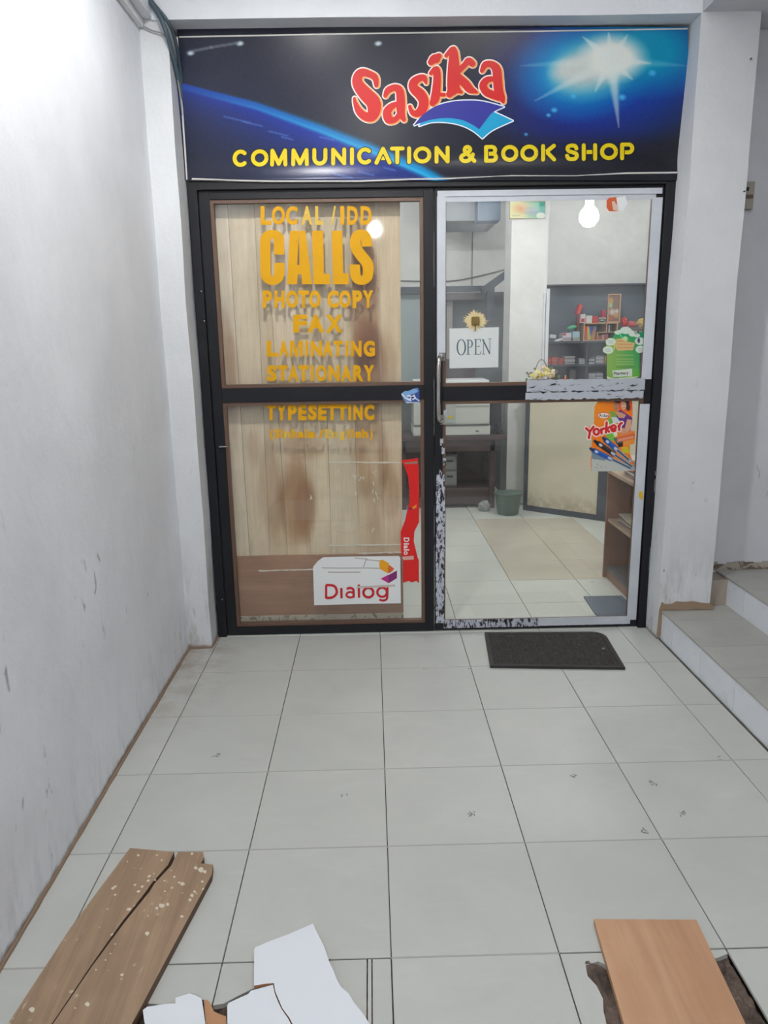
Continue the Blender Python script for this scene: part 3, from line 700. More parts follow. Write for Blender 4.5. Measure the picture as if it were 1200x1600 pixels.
pt.put(np.clip((1.3-np.abs(d-5)/(5+5*dim)), 0, 1)*(.12+.75*dim)*np.clip(1-(X-690)/40, 0, 1), (26, 142, 200))
pt.put(np.clip((1.-np.abs(d-9)/(3+2*dim)), 0, 1)*(.05+.5*dim)*np.clip(1-(X-690)/40, 0, 1), (60, 190, 222))
for a, b, l in ((350, 182, 40), (420, 205, 30), (500, 214, 22), (380, 190, 30), (440, 214, 18), (560, 268, 24), (600, 262, 18), (520, 271, 30)):
    pt.line([(a, b), (a+l, b+l*.24)], 1.2, (84, 124, 200), .5)
pt.ell(910, 128, 118, 98, (30, 44, 140), -12, .55); pt.ell(1000, 100, 120, 80, (28, 64, 160), 0, .6)
pt.ell(908, 108, 84, 60, (10, 140, 196), -10, .45); pt.ell(1010, 80, 78, 52, (16, 138, 176), 0, .5)
pt.ell(926, 106, 58, 38, (110, 180, 196), -16, .45); pt.ell(916, 108, 44, 27, (186, 200, 200), -16, .5); pt.ell(958, 90, 44, 31, (228, 230, 224), 0, .4); pt.ell(893, 108, 28, 16, (196, 206, 202), -10, .5)
for tx, ty, k in ((910, 57, 1), (951, 50, .9), (981, 54, .9), (1018, 99, 1), (988, 124, .9), (967, 200, .8), (929, 144, .8), (835, 158, .55), (1075, 103, .3), (812, 103, .35)):
    dx, dy = tx-955, ty-94; L2 = dx*dx+dy*dy; tt = ((X-955)*dx+(Y-94)*dy)/L2; dd = np.abs((X-955)*dy-(Y-94)*dx)/math.sqrt(L2)
    wd = np.clip(10*(1-tt)+.8, .8, 11); pt.put(np.where((tt > 0) & (tt < 1), np.clip(1.4-dd/wd, 0, 1)*k*(1-tt*.5), 0), (222, 230, 226))
for x, y, r in ((866, 172, 4), (896, 150, 4), (857, 180, 3), (1019, 114, 5), (822, 210, 2.5), (801, 189, 1.5), (972, 152, 5)): pt.ell(x, y, r, r*.8, (70, 170, 220), 0, .6)
dark = np.clip((Y-205)/40, 0, 1)*np.clip((X-745)/40, 0, 1); pt.put(dark*.85, (36, 37, 44))
pt.noise(1.6, seed=3)
for x, y in ((298, 83), (375, 68), (591, 68)):
    pt.ell(x, y, 5, 3.2, (190, 205, 214), -10, .5)  # bright reflections painted into the banner colour
pt.line([(300, 80), (330, 74), (372, 67)], 2.2, (116, 124, 134), .6)  # streak of reflected light, painted in as well
pt.mesh('banner', sy, BANNER, sign)
obj('backing_board', B(-.803, 1.341, .417, .431, 2.122, 2.688), P_((190, 190, 188)), sign)
def edge_strip(pts, w, name='edge_strip'):
    bm = NB(); tube(bm, [tuple(p) for p in pts], w, 6); return obj(name, bm, P_((206, 204, 200), .4), sign)
edge_strip([SGN(-.002)(x, y) for x, y in ((280, 58), (600, 52), (840, 49), (1074, 45))], .004); edge_strip([SGN(-.002)(x, y) for x, y in ((277, 58), (284, 160), (292, 281))], .004)
edge_strip([PY(x, y+(2 if k % 2 else 0), .398) for k, (x, y) in enumerate(((300, 280), (420, 281), (470, 283), (560, 281), (640, 280), (700, 277), (800, 275), (900, 273), (980, 271), (1058, 268)))], .005)
for x, y in ((375, 68), (591, 68), (299, 83)):
    p = SGN(.001)(x, y); o = obj('screw', lathe(NB(), [(0, .003), (.005, .002), (.009, 0)], (0, 0, 0), 12), CHROME, sign); o.matrix_local = Matrix.Translation(p-world_loc(sign)) @ Matrix.Rotation(math.pi/2, 4, 'X')
INK_Y = mat('sign_yellow_ink', (224, 200, 28), .3); INK_K = mat('sign_black_ink', (18, 18, 20), .3); INK_R = mat('sign_red_ink', (206, 26, 24), .3); INK_O = mat('sign_orange_ink', (232, 160, 84), .3); INK_W = mat('sign_pink_white_ink', (246, 226, 224), .3); INK_B = mat('sign_blue_ink', (44, 48, 146), .3); INK_C = mat('sign_cyan_ink', (20, 158, 206), .3); INK_L = mat('sign_white_ink', (232, 240, 248), .3)
for _m in (INK_Y, INK_K, INK_R, INK_O, INK_W, INK_B, INK_C, INK_L): _m.node_tree.nodes['Principled BSDF'].inputs['Specular IOR Level'].default_value = .25
# rounded sign lettering: strokes in a unit box, v down
RF = {
 'C': [arc(.52, .5, .40, .38, -48, -312, 20)], 'O': [arc(.5, .5, .40, .38, 0, 360, 26)],
 'M': [[(.10, .90), (.12, .10), (.5, .86), (.88, .10), (.90, .90)]], 'U': [[(.12, .1), (.12, .55)]+arc(.5, .56, .38, .33, 180, 0, 14)+[(.88, .1)]],
 'N': [[(.1, .9), (.1, .1), (.9, .9), (.9, .1)]], 'I': [[(.5, .1), (.5, .9)]], 'A': [[(.08, .9), (.5, .1), (.92, .9)], [(.24, .64), (.76, .64)]],
 'T': [[(.08, .1), (.92, .1)], [(.5, .1), (.5, .9)]], 'B': [[(.12, .1), (.12, .9), (.55, .9)]+arc(.58, .70, .28, .20, 90, -90, 10)+[(.12, .5)], [(.12, .1), (.5, .1)]+arc(.54, .3, .26, .2, -90, 90, 10)],
 'K': [[(.1, .1), (.1, .9)], [(.88, .1), (.12, .58)], [(.36, .44), (.9, .9)]], 'H': [[(.1, .1), (.1, .9)], [(.9, .1), (.9, .9)], [(.1, .5), (.9, .5)]],
 'P': [[(.12, .9), (.12, .1), (.58, .1)]+arc(.60, .33, .28, .23, -90, 90, 10)+[(.12, .56)]],
 'S': [smooth_path([(.84, .28), (.74, .14), (.5, .10), (.22, .16), (.16, .31), (.30, .44), (.55, .50), (.80, .58), (.87, .72), (.75, .86), (.5, .90), (.24, .86), (.12, .70)], 4)],
 '&': [smooth_path([(.92, .9), (.62, .60), (.34, .32), (.38, .12), (.56, .09), (.66, .24), (.50, .42), (.18, .58), (.12, .76), (.30, .90), (.56, .86), (.76, .66), (.82, .52)], 4)]}
sl = [('C',363,388),('O',392,419.5),('M',422,449),('M',455,482.5),('U',487.5,512),('N',517.5,541),('I',547,553),('C',557.5,582.5),('A',585.5,611.5),('T',609.5,632),('I',636,642.5),('O',646,674),('N',679,702.5),('&',717,744),('B',756,779),('O',783,810),('O',813,841),('K',845.5,869),('S',882.5,905),('H',909,933),('O',937.5,965.5),('P',968.5,991.5)]
for ch, a, b in sl:
    t = lambda x: 233.5-(x-363)*11./628; bt = lambda x: 261.5-(x-363)*11.5/628
    r = 3.1
    bm = NB()
    for mi, (gr, yy) in enumerate(((1.3, .0006), (0., .0012))):
        for s_ in RF[ch]:
            pts = []
            for u, v in s_:
                if ch == 'I': x = (a+b)/2
                else: x = a+r+(b-a-2*r)*min(max((u-.1)/.8, -.02), 1.02)
                pts.append((x, t(x)+r+(bt(x)-t(x)-2*r)*min(max((v-.1)/.8, -.02), 1.02)))
            stroke_flat(bm, pts, SGN(yy), r=r+gr, mi=1-mi)
    face_front(bm); obj('letter', bm, [INK_Y, INK_K], sign)
Q = lambda u, v: (530+u/4., 60+v/4.)
SAS = {
 'S': [[(232,292,14),(224,246,20),(186,222,21),(142,214,26),(116,240,29),(118,288,34),(165,348,42),(212,398,44),(218,450,40),(200,488,32),(160,486,26),(122,452,22),(100,402,13),(94,374,8)]],
 'a': [[(288,358,13),(305,325,20),(348,308,21),(378,330,25),(385,400,27),(386,465,25),(404,508,13)], [(385,405,12),(335,420,20),(300,458,26),(310,505,27),(348,508,18),(378,475,18)]],
 's': [[(542,278,9),(530,248,19),(498,250,22),(466,275,27),(466,312,29),(506,350,33),(528,392,31),(520,440,30),(488,468,24),(456,462,16),(440,425,10)]],
 'i': [[(572,218,12),(605,195,22),(612,250,24),(606,330,27),(598,378,28),(584,404,20)], [(615,350,12),(655,352,12)]],
 'j': [[(574,148,20),(588,134,27),(606,124,29),(620,112,20)]],
 'k': [[(668,108,12),(712,70,20),(716,150,34),(714,235,38),(712,310,38),(690,348,22)], [(735,320,24),(762,336,10)], [(745,205,18),(785,165,18),(808,140,20),(832,158,20)], [(742,240,24),(786,282,27),(818,318,24),(858,336,9)]],
 'A': [[(892,202,13),(912,165,20),(950,162,21),(982,192,28),(990,250,29),(996,322,29),(1016,372,22),(1024,394,12)], [(985,252,12),(928,258,20),(900,292,24),(915,330,24),(952,350,24),(996,372,18)]]}
for k, ss in SAS.items():
    bm = NB()
    for lay, (gr, sh, yy) in enumerate(((2.6, (.6, .3), .0006), (1.1, (1.6, .8), .0012), (0, (0, 0), .0018))):
        for s_ in ss:
            P_s = smooth_path([(Q(u, v)[0], Q(u, v)[1], r_/4.) for u, v, r_ in s_], 4)
            stroke_flat(bm, P_s, SGN(yy), grow=gr, nd=14, mi=lay, shift=sh)
    face_front(bm); obj('letter', bm, [INK_W, INK_O, INK_R], sign)
bm = NB(); pl = lambda Yp: (lambda u, v: SGN(.3976+.0006-Yp)(*Q(u, v)))
blue = smooth_path([(465, 545), (520, 480), (600, 425), (700, 396), (800, 388), (900, 394), (1030, 428)], 4)+smooth_path([(1030, 428), (960, 462), (920, 508), (875, 568)], 4)[1:]+smooth_path([(875, 568), (830, 538), (760, 508), (660, 498), (560, 512), (465, 545)], 4)[1:-1]
cyan = smooth_path([(500, 548), (580, 524), (680, 525), (770, 545), (840, 580), (895, 625)], 4)+smooth_path([(895, 625), (960, 572), (1085, 515)], 4)[1:]+smooth_path([(1085, 515), (1020, 484), (965, 460)], 4)[1:]+[(700, 440), (520, 500)]
stroke_flat(bm, blue+[blue[0]], pl(.3972), r=7, mi=0); stroke_flat(bm, cyan[:-2], pl(.3972), r=7, mi=0)
poly_flat(bm, cyan, pl(.3968), 1); poly_flat(bm, blue, pl(.3964), 2); face_front(bm); obj('book_emblem', bm, [INK_L, INK_C, INK_B], sign)

# ------------------------------------------------------------------ stickers, posters on the glass
YS = YP-.0015
def sticker(name, pts_px, m, label, cat, Y=YS, t=.0006):
    return single(name, prism(NB(), [PY(x, y, Y) for x, y in pts_px], (0, t, 0)), m, label, cat)
def ink(parent, fn, mats, name='print', y=YS-.0005):
    bm = NB(); fn(bm, y); face_front(bm); return obj(name, bm, mats, parent)
# white sticker with red lettering and folded emblem
Dq = lambda u, v: (480+u/7.5, 860+v/7.5)
s1 = sticker('window_sticker', [Dq(*p) for p in ((68, 195), (120, 130), (185, 80), (480, 72), (1075, 66), (1090, 90), (1098, 620), (600, 628), (82, 643))], WHITE, 'white cut-corner sticker with red lettering low on the left window', 'sticker')
RED = mat('red_vinyl', (196, 26, 40), .45)
def dialog(bm, y):
    p = lambda u, v: PY(*Dq(u, v), y)
    w = 15
    stroke_flat(bm, smooth_path([(222, 565), (222, 412)], 2), p, r=13, caps=False); stroke_flat(bm, smooth_path([(222, 556), (290, 552), (338, 515), (345, 470), (325, 425), (280, 408), (215, 408)], 5), p, r=w, caps=False)
    stroke_flat(bm, [(403, 562), (400, 440)], p, r=14, caps=False)
    stroke_flat(bm, smooth_path([(462, 452), (500, 440), (535, 452), (543, 480), (543, 556)], 5), p, r=14, caps=False); stroke_flat(bm, arc(505, 520, 45, 32, 0, 360, 20), p, r=12)
    stroke_flat(bm, [(607, 555), (605, 400)], p, r=14, caps=False)
    stroke_flat(bm, arc(717, 495, 58, 56, 0, 360, 24), p, r=15)
    stroke_flat(bm, arc(878, 490, 56, 54, 0, 360, 24), p, r=14); stroke_flat(bm, smooth_path([(940, 440), (938, 540), (925, 575), (890, 588), (855, 580)], 5), p, r=13)
ink(s1, dialog, RED, 'lettering')
def emb(bm, y):
    p = lambda u, v: PY(*Dq(u, v), y)
    for i, q_ in enumerate(([(845, 120), (880, 108), (960, 150), (955, 200), (945, 270), (848, 215)], [(955, 165), (1020, 215), (1000, 240), (950, 275), (945, 200)], [(1052, 235), (1052, 325), (955, 385), (950, 290)], [(950, 285), (955, 385), (860, 332)])): poly_flat(bm, q_, p, i)
ink(s1, emb, [P_((226, 158, 20)), P_((212, 96, 40)), P_((128, 36, 110)), P_((186, 38, 132))], 'emblem')
bm = NB(); 
for pts in ([(175, 205), (400, 208), (660, 206), (850, 210)], [(250, 255), (400, 256), (620, 255)], [(660, 190), (690, 110), (850, 122)], [(560, 90), (700, 100)]):
    stroke_flat(bm, pts, lambda u, v: PY(*Dq(u, v), YS-.0006), r=6)
face_front(bm); obj('scratch', bm, P_((176, 172, 166)), s1)
bm = NB(); stroke_flat(bm, [(590, 430), (760, 425), (1020, 412)], lambda u, v: PY(*Dq(u, v), YS-.0009), r=12); face_front(bm); obj('tape_residue', bm, P_((198, 190, 186)), s1)
# red wavy strip
Rq = lambda u, v: (600+u/3.9, 590+v/3.9)
RS = mat('red_strip_vinyl', (214, 24, 22), .4)
s2 = sticker('window_sticker', [Rq(*p) for p in ((104, 505), (208, 490), (213, 560), (214, 880), (185, 940), (182, 1000), (205, 1095), (213, 1115), (213, 1252), (196, 1240), (170, 1248), (150, 1240), (116, 1250), (116, 1115), (108, 1090), (103, 1060), (101, 940), (128, 870), (146, 790), (156, 760), (155, 680), (146, 600), (122, 535))], RS, 'tall wavy red sticker strip at the right edge of the left window', 'sticker')
def vtxt(bm, y):
    # sideways word, read from top to bottom
    s_ = 'Dialog'; v0 = 975
    for ch, (a, b) in zip('Dialo', ((975, 1002), (1008, 1018), (1022, 1042), (1046, 1054), (1058, 1080))):
        V, F = glyph(ch, .03); xs = [v[0] for v in V]; ys = [v[1] for v in V]; hh = .72
        vs = [bm.verts.new(PY(*Rq(122+(v[1])/hh*32, a+(b-a)*(v[0]-min(xs))/(max(xs)-min(xs)+1e-6)), y)) for v in V]
        for f in F: bm.faces.new([vs[i] for i in f])
ink(s2, vtxt, WHITE, 'lettering')
def e2(bm, y):
    p = lambda u, v: PY(*Rq(u, v), y)
    poly_flat(bm, [(170, 790), (198, 772), (198, 792), (176, 804)], p, 0); poly_flat(bm, [(150, 795), (170, 790), (176, 804), (152, 806)], p, 1)
ink(s2, e2, [P_((226, 132, 30)), P_((120, 30, 90)), P_((214, 170, 160)), P_((150, 110, 96))], 'emblem')
for nm, q4, c_ in (('torn_patch', [(110, 1092), (180, 1085), (182, 1108), (118, 1112)], (214, 170, 160)), ('clear_gap', [(122, 518), (205, 508), (205, 524), (128, 528)], (150, 110, 96))):
    ink(s2, lambda bm, y: poly_flat(bm, q4, lambda u, v: PY(*Rq(u, v), y), 0), P_(c_), nm)
# blue torn sticker on the mid rail
pt = Paint(626.5, 656, 605, 630.5, .5, (96, 134, 190)); pt.poly([(640, 612), (657, 606), (657, 631), (640, 631)], (40, 66, 140)); pt.ell(640, 613, 14, 4, (120, 164, 214), -12); pt.line([(628, 616), (634, 622), (642, 626)], 1.1, (232, 236, 240)); pt.line([(636, 619), (640, 618), (643, 621), (640, 625), (636, 623)], 1, (234, 238, 244)); pt.line([(643, 620), (647, 618), (649, 622), (645, 624)], 1, (234, 238, 244)); pt.line([(650, 623), (656, 627)], 1, (210, 220, 234)); pt.line([(632, 629), (654, 629)], .8, (200, 206, 220)); pt.ell(644, 621, 1.6, 1.4, (24, 30, 50))
pt.A = pt.inside([(626.5, 615), (632, 611), (637, 611), (646, 607), (653, 605.5), (656, 610), (656, 630), (648, 629.5), (635, 630.5), (630, 624)])
o = pt.mesh('rail_sticker', .4185, PRINT); setp(o, 'torn blue sticker on the middle rail of the left window', 'sticker')
# adhesive residue lines on the lettered glass
res = mat('adhesive_residue', (198, 196, 184), .6)
for a, b, y0_, y1_, r_ in ((515, 625, 722, 722.5, 1.1), (515, 631, 852, 850.5, 1.2), (560, 630, 864.5, 862.5, 1.3), (405, 489, 892, 889.5, 1.2)):
    bm = NB(); rr = random.Random(int(a)); pts = [(a+(b-a)*k/14, y0_+(y1_-y0_)*k/14+rr.uniform(-.4, .4), r_*rr.uniform(.5, 1.2)) for k in range(15)]
    stroke_flat(bm, pts, place_on(YL), nd=6); face_front(bm); obj('adhesive_mark', bm, res, wp2)
bm = NB(); rr = random.Random(5)
for cx, cy, n_, sx, sy_ in ((586, 755, 9, 3, 28), (560, 743, 8, 10, 2), (528, 745, 5, 3, 20), (486, 776, 2, 3, 3), (557, 765, 4, 4, 8), (398, 672, 2, 10, 5), (583, 826, 2, 2, 2)):
    for k in range(n_):
        x, y = cx+rr.uniform(-sx, sx), cy+rr.uniform(-sy_, sy_); stroke_flat(bm, [(x, y, rr.uniform(.4, 1.)), (x+rr.uniform(-2, 2), y+rr.uniform(1, 6), rr.uniform(.4, 1.1))], place_on(YL), nd=6)
face_front(bm); obj('glue_speck', bm, res, wp2, kind='stuff')
# OPEN card in a sleeve, hung from a bronze rosette
oc = thing('open_card', 'white card reading OPEN hanging inside a clear sleeve on the door', 'sign', tuple(PY(740, 577, YS)))
Oq = lambda u, v: (690+u/10.9, 500+v/10.9)
obj('card', prism(NB(), [PY(*Oq(*p), YS) for p in ((135, 145), (975, 122), (965, 805), (135, 825))], (0, .001, 0)), WHITE, oc)
obj('sleeve', prism(NB(), [PY(*Oq(*p), YS-.0012) for p in ((128, 138), (1005, 115), (995, 820), (130, 838))], (0, .0003, 0)), SLEEVE, oc)
def opn(bm, y):
    p = lambda u, v: PY(*Oq(u, v), y); th, tk = 4.5, 12
    o_ = [(335+68*math.cos(t), 465+132*math.sin(t), 6+7*abs(math.cos(t))) for t in [2*math.pi*k/28 for k in range(29)]]
    stroke_flat(bm, o_, p)
    stroke_flat(bm, [(452, 340), (452, 585)], p, r=11, caps=False); stroke_flat(bm, [(425, 340), (480, 340)], p, r=5); stroke_flat(bm, [(425, 585), (482, 585)], p, r=5); stroke_flat(bm, smooth_path([(455, 342, 5), (500, 348, 8), (522, 400, 12), (505, 455, 8), (455, 468, 5)], 5), p)
    stroke_flat(bm, [(582, 335), (582, 582)], p, r=11, caps=False); stroke_flat(bm, [(555, 332), (660, 328), (662, 370)], p, r=5); stroke_flat(bm, [(582, 450), (640, 448), (640, 430)], p, r=4.5); stroke_flat(bm, [(640, 450), (640, 470)], p, r=4); stroke_flat(bm, [(555, 585), (655, 582), (672, 535)], p, r=5)
    stroke_flat(bm, [(715, 335), (715, 580)], p, r=5); stroke_flat(bm, [(700, 330), (820, 575)], p, r=12, caps=False); stroke_flat(bm, [(822, 322), (820, 578)], p, r=5); stroke_flat(bm, [(690, 580), (738, 580)], p, r=4.5); stroke_flat(bm, [(798, 322), (846, 320)], p, r=4.5); stroke_flat(bm, [(690, 332), (722, 332)], p, r=4.5)
ink(oc, opn, P_((82, 106, 112)), 'lettering', YS-.0006)
ro = thing('rosette', 'bronze square-centred straw rosette above the OPEN card', 'ornament', tuple(PY(742, 501, YS)))
bm = NB(); rr = random.Random(2); c0 = PY(743, 501, YS-.004)
for k in range(72):
    a = 2*math.pi*k/72+rr.uniform(-.03, .03); R_ = (11+9*abs(math.cos(a))**3+6*abs(math.sin(a))**3)*rr.uniform(.75, 1.08)
    stroke_flat(bm, [(743, 501, 2.2), (743+R_*.6*math.cos(a), 501+R_*.6*math.sin(a), 1.3), (743+R_*math.cos(a), 501+R_*math.sin(a), .25)], place_on(YS-.002), nd=6)
face_front(bm); obj('straw_fringe', bm, P_((216, 198, 150)), ro)
obj('centre', B(c0.x-.019, c0.x+.017, c0.y-.010, c0.y+.001, c0.z-.020, c0.z+.018, .004), mat('bronze', (120, 98, 48), .5, .2), ro); obj('cord', tube(NB(), [(c0.x, c0.y, c0.z-.02), (c0.x-.001, c0.y+.002, c0.z-.047)], .0025, 6), P_((90, 84, 70)), ro)
# green poster
pt = Paint(941, 1008, 508, 594, .5, (134, 176, 88))
gx = np.clip((pt.X-955)/45, 0, 1); gy = np.clip((pt.Y-520)/70, 0, 1); pt.put(gx*(1-gy*.6), (24, 140, 84)); pt.put(np.clip(1-(pt.Y-520)/14, 0, 1), (26, 146, 96)); pt.put(np.clip((pt.Y-575)/10, 0, 1)*gx, (98, 172, 60))
for cx, cy, rx, ry in ((978, 516, 9, 6), (988, 521, 6, 5), (954, 534, 8.5, 6), (950, 547, 8.5, 6), (1000, 533, 8, 6), (1001, 546, 8, 6), (966, 519, 6, 4), (995, 524, 5, 3)): pt.ell(cx, cy, rx, ry, (206, 218, 206), 0, .1)
for cx, cy in ((954, 534), (950, 547), (1001, 546)): pt.line([(cx-4, cy-1), (cx+4, cy-1)], .3, (150, 164, 154)); pt.line([(cx-3, cy+2), (cx+4, cy+2)], .3, (160, 172, 160))
pt.ell(998, 532, 2, 4, (60, 70, 90)); pt.poly([(963, 530), (977, 528), (981, 534), (992, 536), (989, 547), (965, 548), (961, 541)], (206, 176, 120)); pt.ell(977, 529, 4, 3.5, (186, 214, 160))
for y in (533, 538, 543): pt.line([(965, y), (988 if y > 534 else 975, y)], .6, (200, 132, 92))
pt.line([(960, 545), (960, 536)], .5, (240, 220, 90)); pt.line([(968, 522), (972, 527)], 1.2, (90, 200, 150))
for y in (555, 561, 565, 569, 573.5): pt.line([(963, y), (990, y)], .5, (190, 190, 120) if y < 572 else (86, 110, 60), .8)
pt.poly([(957, 579), (988, 576), (988, 588), (958, 589)], (206, 216, 204)); pt.poly([(948, 588), (960, 591), (999, 588), (999, 593), (949, 593)], (206, 224, 180))
pt.A = pt.inside([(948, 592), (947.5, 553), (942, 550), (942, 544), (947, 540), (946, 532), (951, 528), (957, 528), (960, 522), (958, 518), (966, 516), (971, 511), (981, 510), (990, 516), (993, 524), (997, 520), (1007, 518), (1008, 540), (1008, 549), (1000, 552), (1000, 588), (990, 592), (960, 593)])
gp = thing('green_poster', 'green shaped poster edged with white bubbles on the door glass', 'poster', tuple(PY(972, 592, YS))); pt.mesh('sheet', YS, PRINT, gp)
bm = NB(); text_px(bm, 'Pharmacy', 959, 982, 586, 5, YS-.0005, .02, -.06); face_front(bm); obj('lettering', bm, P_((60, 62, 66)), gp)
# orange poster with pens
pt = Paint(912, 992, 620, 745, .5, (238, 122, 20)); Yq = lambda u, v: (900+u/12., 620+v/12.)
pt.ell(930, 640, 20, 30, (244, 140, 24), 0, .8); pt.ell(978, 628, 14, 14, (226, 78, 22), 0, .2)
pp = lambda L_: [Yq(*a) for a in L_]
pt.poly(pp([(560, 280), (720, 270), (760, 330), (740, 700), (640, 860), (560, 720), (600, 480)]), (120, 170, 60))       # green shirt
pt.poly(pp([(760, 300), (830, 240), (1040, 380), (1060, 420), (1020, 640), (880, 660), (760, 470)]), (96, 48, 128))      # purple top
pt.poly(pp([(660, 380), (760, 380), (840, 480), (700, 500)]), (206, 210, 214))
pt.poly(pp([(730, 290), (800, 280), (870, 300), (940, 340), (900, 400), (800, 390)]), (206, 152, 124)); pt.poly(pp([(960, 420), (1040, 430), (1030, 600), (960, 680), (900, 640)]), (214, 160, 130)); pt.poly(pp([(800, 560), (930, 600), (960, 680), (840, 700)]), (210, 156, 126))
pt.ell(*Yq(900, 150), 4.6, 7, (216, 164, 138)); pt.ell(*Yq(955, 150), 4, 9.5, (58, 38, 36), -20); pt.ell(*Yq(925, 75), 6.5, 2.8, (64, 36, 30), 20); pt.ell(*Yq(895, 165), 4., 6.6, (220, 172, 148)); pt.ell(*Yq(880, 148), .7, .5, (60, 40, 40)); pt.ell(*Yq(915, 148), .7, .5, (60, 40, 40)); pt.line(pp([(885, 205), (910, 205)]), .4, (170, 70, 70))
pt.ell(*Yq(755, 170), 4.2, 8, (176, 128, 104)); pt.ell(*Yq(765, 70), 5.5, 3.4, (40, 28, 28), 25); pt.ell(*Yq(740, 150), .6, .5, (50, 34, 34)); pt.ell(*Yq(770, 150), .6, .5, (50, 34, 34)); pt.line(pp([(745, 215), (768, 215)]), .4, (140, 70, 60))
pt.ell(*Yq(520, 350), 11.5, 7, (238, 160, 60), 0, .05); pt.ell(*Yq(520, 350), 10.5, 6, (232, 96, 20), 0, .05); pt.ell(*Yq(520, 352), 9, 4.4, (242, 232, 222), 0, .06)
pt.poly(pp([(560, 700), (720, 690), (720, 830), (600, 800)]), (118, 184, 60)); pt.ell(*Yq(740, 700), 3.2, 4.4, (206, 226, 196)); pt.poly(pp([(700, 780), (860, 740), (880, 850), (760, 890)]), (60, 110, 120))
pt.poly(pp([(780, 720), (1140, 640), (1100, 780), (770, 850)]), (230, 130, 56)); pt.poly(pp([(790, 760), (1110, 690), (1080, 790), (790, 850)]), (208, 88, 62)); pt.poly(pp([(890, 830), (1110, 800), (1080, 900), (890, 920)]), (232, 148, 60)); pt.poly(pp([(850, 950), (980, 930), (1000, 1060), (880, 1050)]), (198, 190, 40)); pt.poly(pp([(770, 880), (880, 850), (880, 930), (800, 950)]), (60, 34, 26))
for x in range(800, 1080, 26): pt.line(pp([(x, 830-(x-800)*.2), (x+10, 790-(x-800)*.22)]), .7, (232, 170, 130))
# pale lower strip and the printed pens
pt.poly(pp([(290, 1010), (560, 1100), (760, 1180), (1000, 1300), (1130, 1360), (900, 1400), (290, 1400)]), (188, 192, 186)); pt.poly(pp([(290, 1030), (540, 1120), (560, 1200), (290, 1160)]), (120, 140, 150))
def pen(a, b, grip, w):
    (x0, y0), (x1, y1) = a, b; f = lambda t: Yq(x0+(x1-x0)*t, y0+(y1-y0)*t)
    pt.line([f(.12), f(.5)], w, grip); pt.line([f(.03), f(.14)], w*.55, tuple(v*.6 for v in grip)); pt.line([f(0), f(.04)], .5, (70, 70, 80)); pt.line([f(.5), f(1)], w*.62, (150, 170, 190)); pt.line([f(.55), f(.95)], w*.22, (30, 40, 60)); pt.line([f(.16), f(.19)], w*.5, (200, 208, 220)); pt.line([f(.46), f(.49)], w*.5, (190, 196, 206)); pt.line([(f(.1)[0]+.8, f(.1)[1]-w*.45), (f(.5)[0]+.8, f(.5)[1]-w*.45)], .4, (150, 180, 220), .5)
pen((500, 765), (1010, 1200), (30, 84, 170), 4.2); pen((330, 815), (1080, 1330), (40, 32, 34), 3.9); pen((240, 960), (1060, 1360), (34, 82, 168), 3.8)
for x, y in ((350, 1170), (400, 1270), (470, 1310), (560, 1320), (300, 1300), (380, 1330)): pt.ell(*Yq(x, y), .9, .6, (110, 116, 112))
pt.A = pt.inside(pp([(345, 180), (400, 90), (430, 50), (620, 45), (700, 70), (760, 30), (830, 60), (880, 10), (1030, 10), (1060, 120), (1065, 300), (1060, 420), (1040, 560), (1030, 640), (1150, 640), (1090, 890), (1010, 900), (1010, 1060), (1110, 1340), (1120, 1395), (280, 1400), (270, 1160), (295, 1070), (240, 960), (290, 930), (300, 790), (250, 800), (215, 780), (235, 710), (165, 610), (165, 560), (215, 550), (300, 560), (335, 500)]))
op = thing('pen_poster', 'orange cut-out poster with two people and printed pens on the door', 'poster', tuple(PY(950, 742, YS))); pt.mesh('sheet', YS, PRINT, op)
bm = NB()
yk = {'Y': [[(190, 590), (255, 650)], [(330, 560), (262, 650), (240, 775)]], 'o': [arc(382, 655, 50, 55, 0, 360, 16)], 'r': [[(470, 610), (480, 690)], [(478, 640), (495, 600), (530, 595)]], 'k': [[(575, 480), (560, 670)], [(640, 560), (572, 610), (620, 655)]], 'e': [[(660, 610), (745, 585)]+arc(705, 590, 46, 55, -10, -320, 14)[1:]], 'R': [[(800, 540), (812, 625)], [(808, 580), (825, 510), (860, 490)]]}
for lay, (g_, yy) in enumerate(((1.7, YS-.0004), (0, YS-.0008))):
    for k_, ss in yk.items():
        for s_ in ss: stroke_flat(bm, [Yq(*p) for p in s_], place_on(yy), r=1.9+g_, mi=lay, nd=8)
face_front(bm); obj('lettering', bm, [P_((244, 226, 220)), P_((206, 30, 28))], op)
bm = NB(); text_px(bm, 'Atlas', 935.5, 951.5, 651.5, 5, YS-.0005, .03); face_front(bm); obj('lettering', bm, P_((120, 96, 110)), op)
# small stickers on the door
s5 = sticker('door_sticker', [(948, 313), (952, 309), (963, 308), (967, 330), (952, 330), (948, 324)], P_((206, 92, 44)), 'small orange folded sticker at the top of the door', 'sticker', .4165, .002)
obj('white_flap', prism(NB(), [PY(x, y, .4160) for x, y in ((963, 309), (977, 306), (981, 318), (974, 330), (966, 329))], (0, .001, 0)), WHITE, s5); obj('white_flap', prism(NB(), [PY(x, y, .4155) for x, y in ((956, 315), (960, 314), (962, 318), (966, 322), (966, 330), (958, 328))], (0, .001, 0)), P_((214, 190, 178)), s5)
sticker('frame_sticker', [(999, 768), (1004, 768), (1004, 781), (1001, 780), (998, 776)], P_((222, 178, 20)), 'tiny yellow sticker on the white strip down the right door stile', 'sticker', .4150, .002)
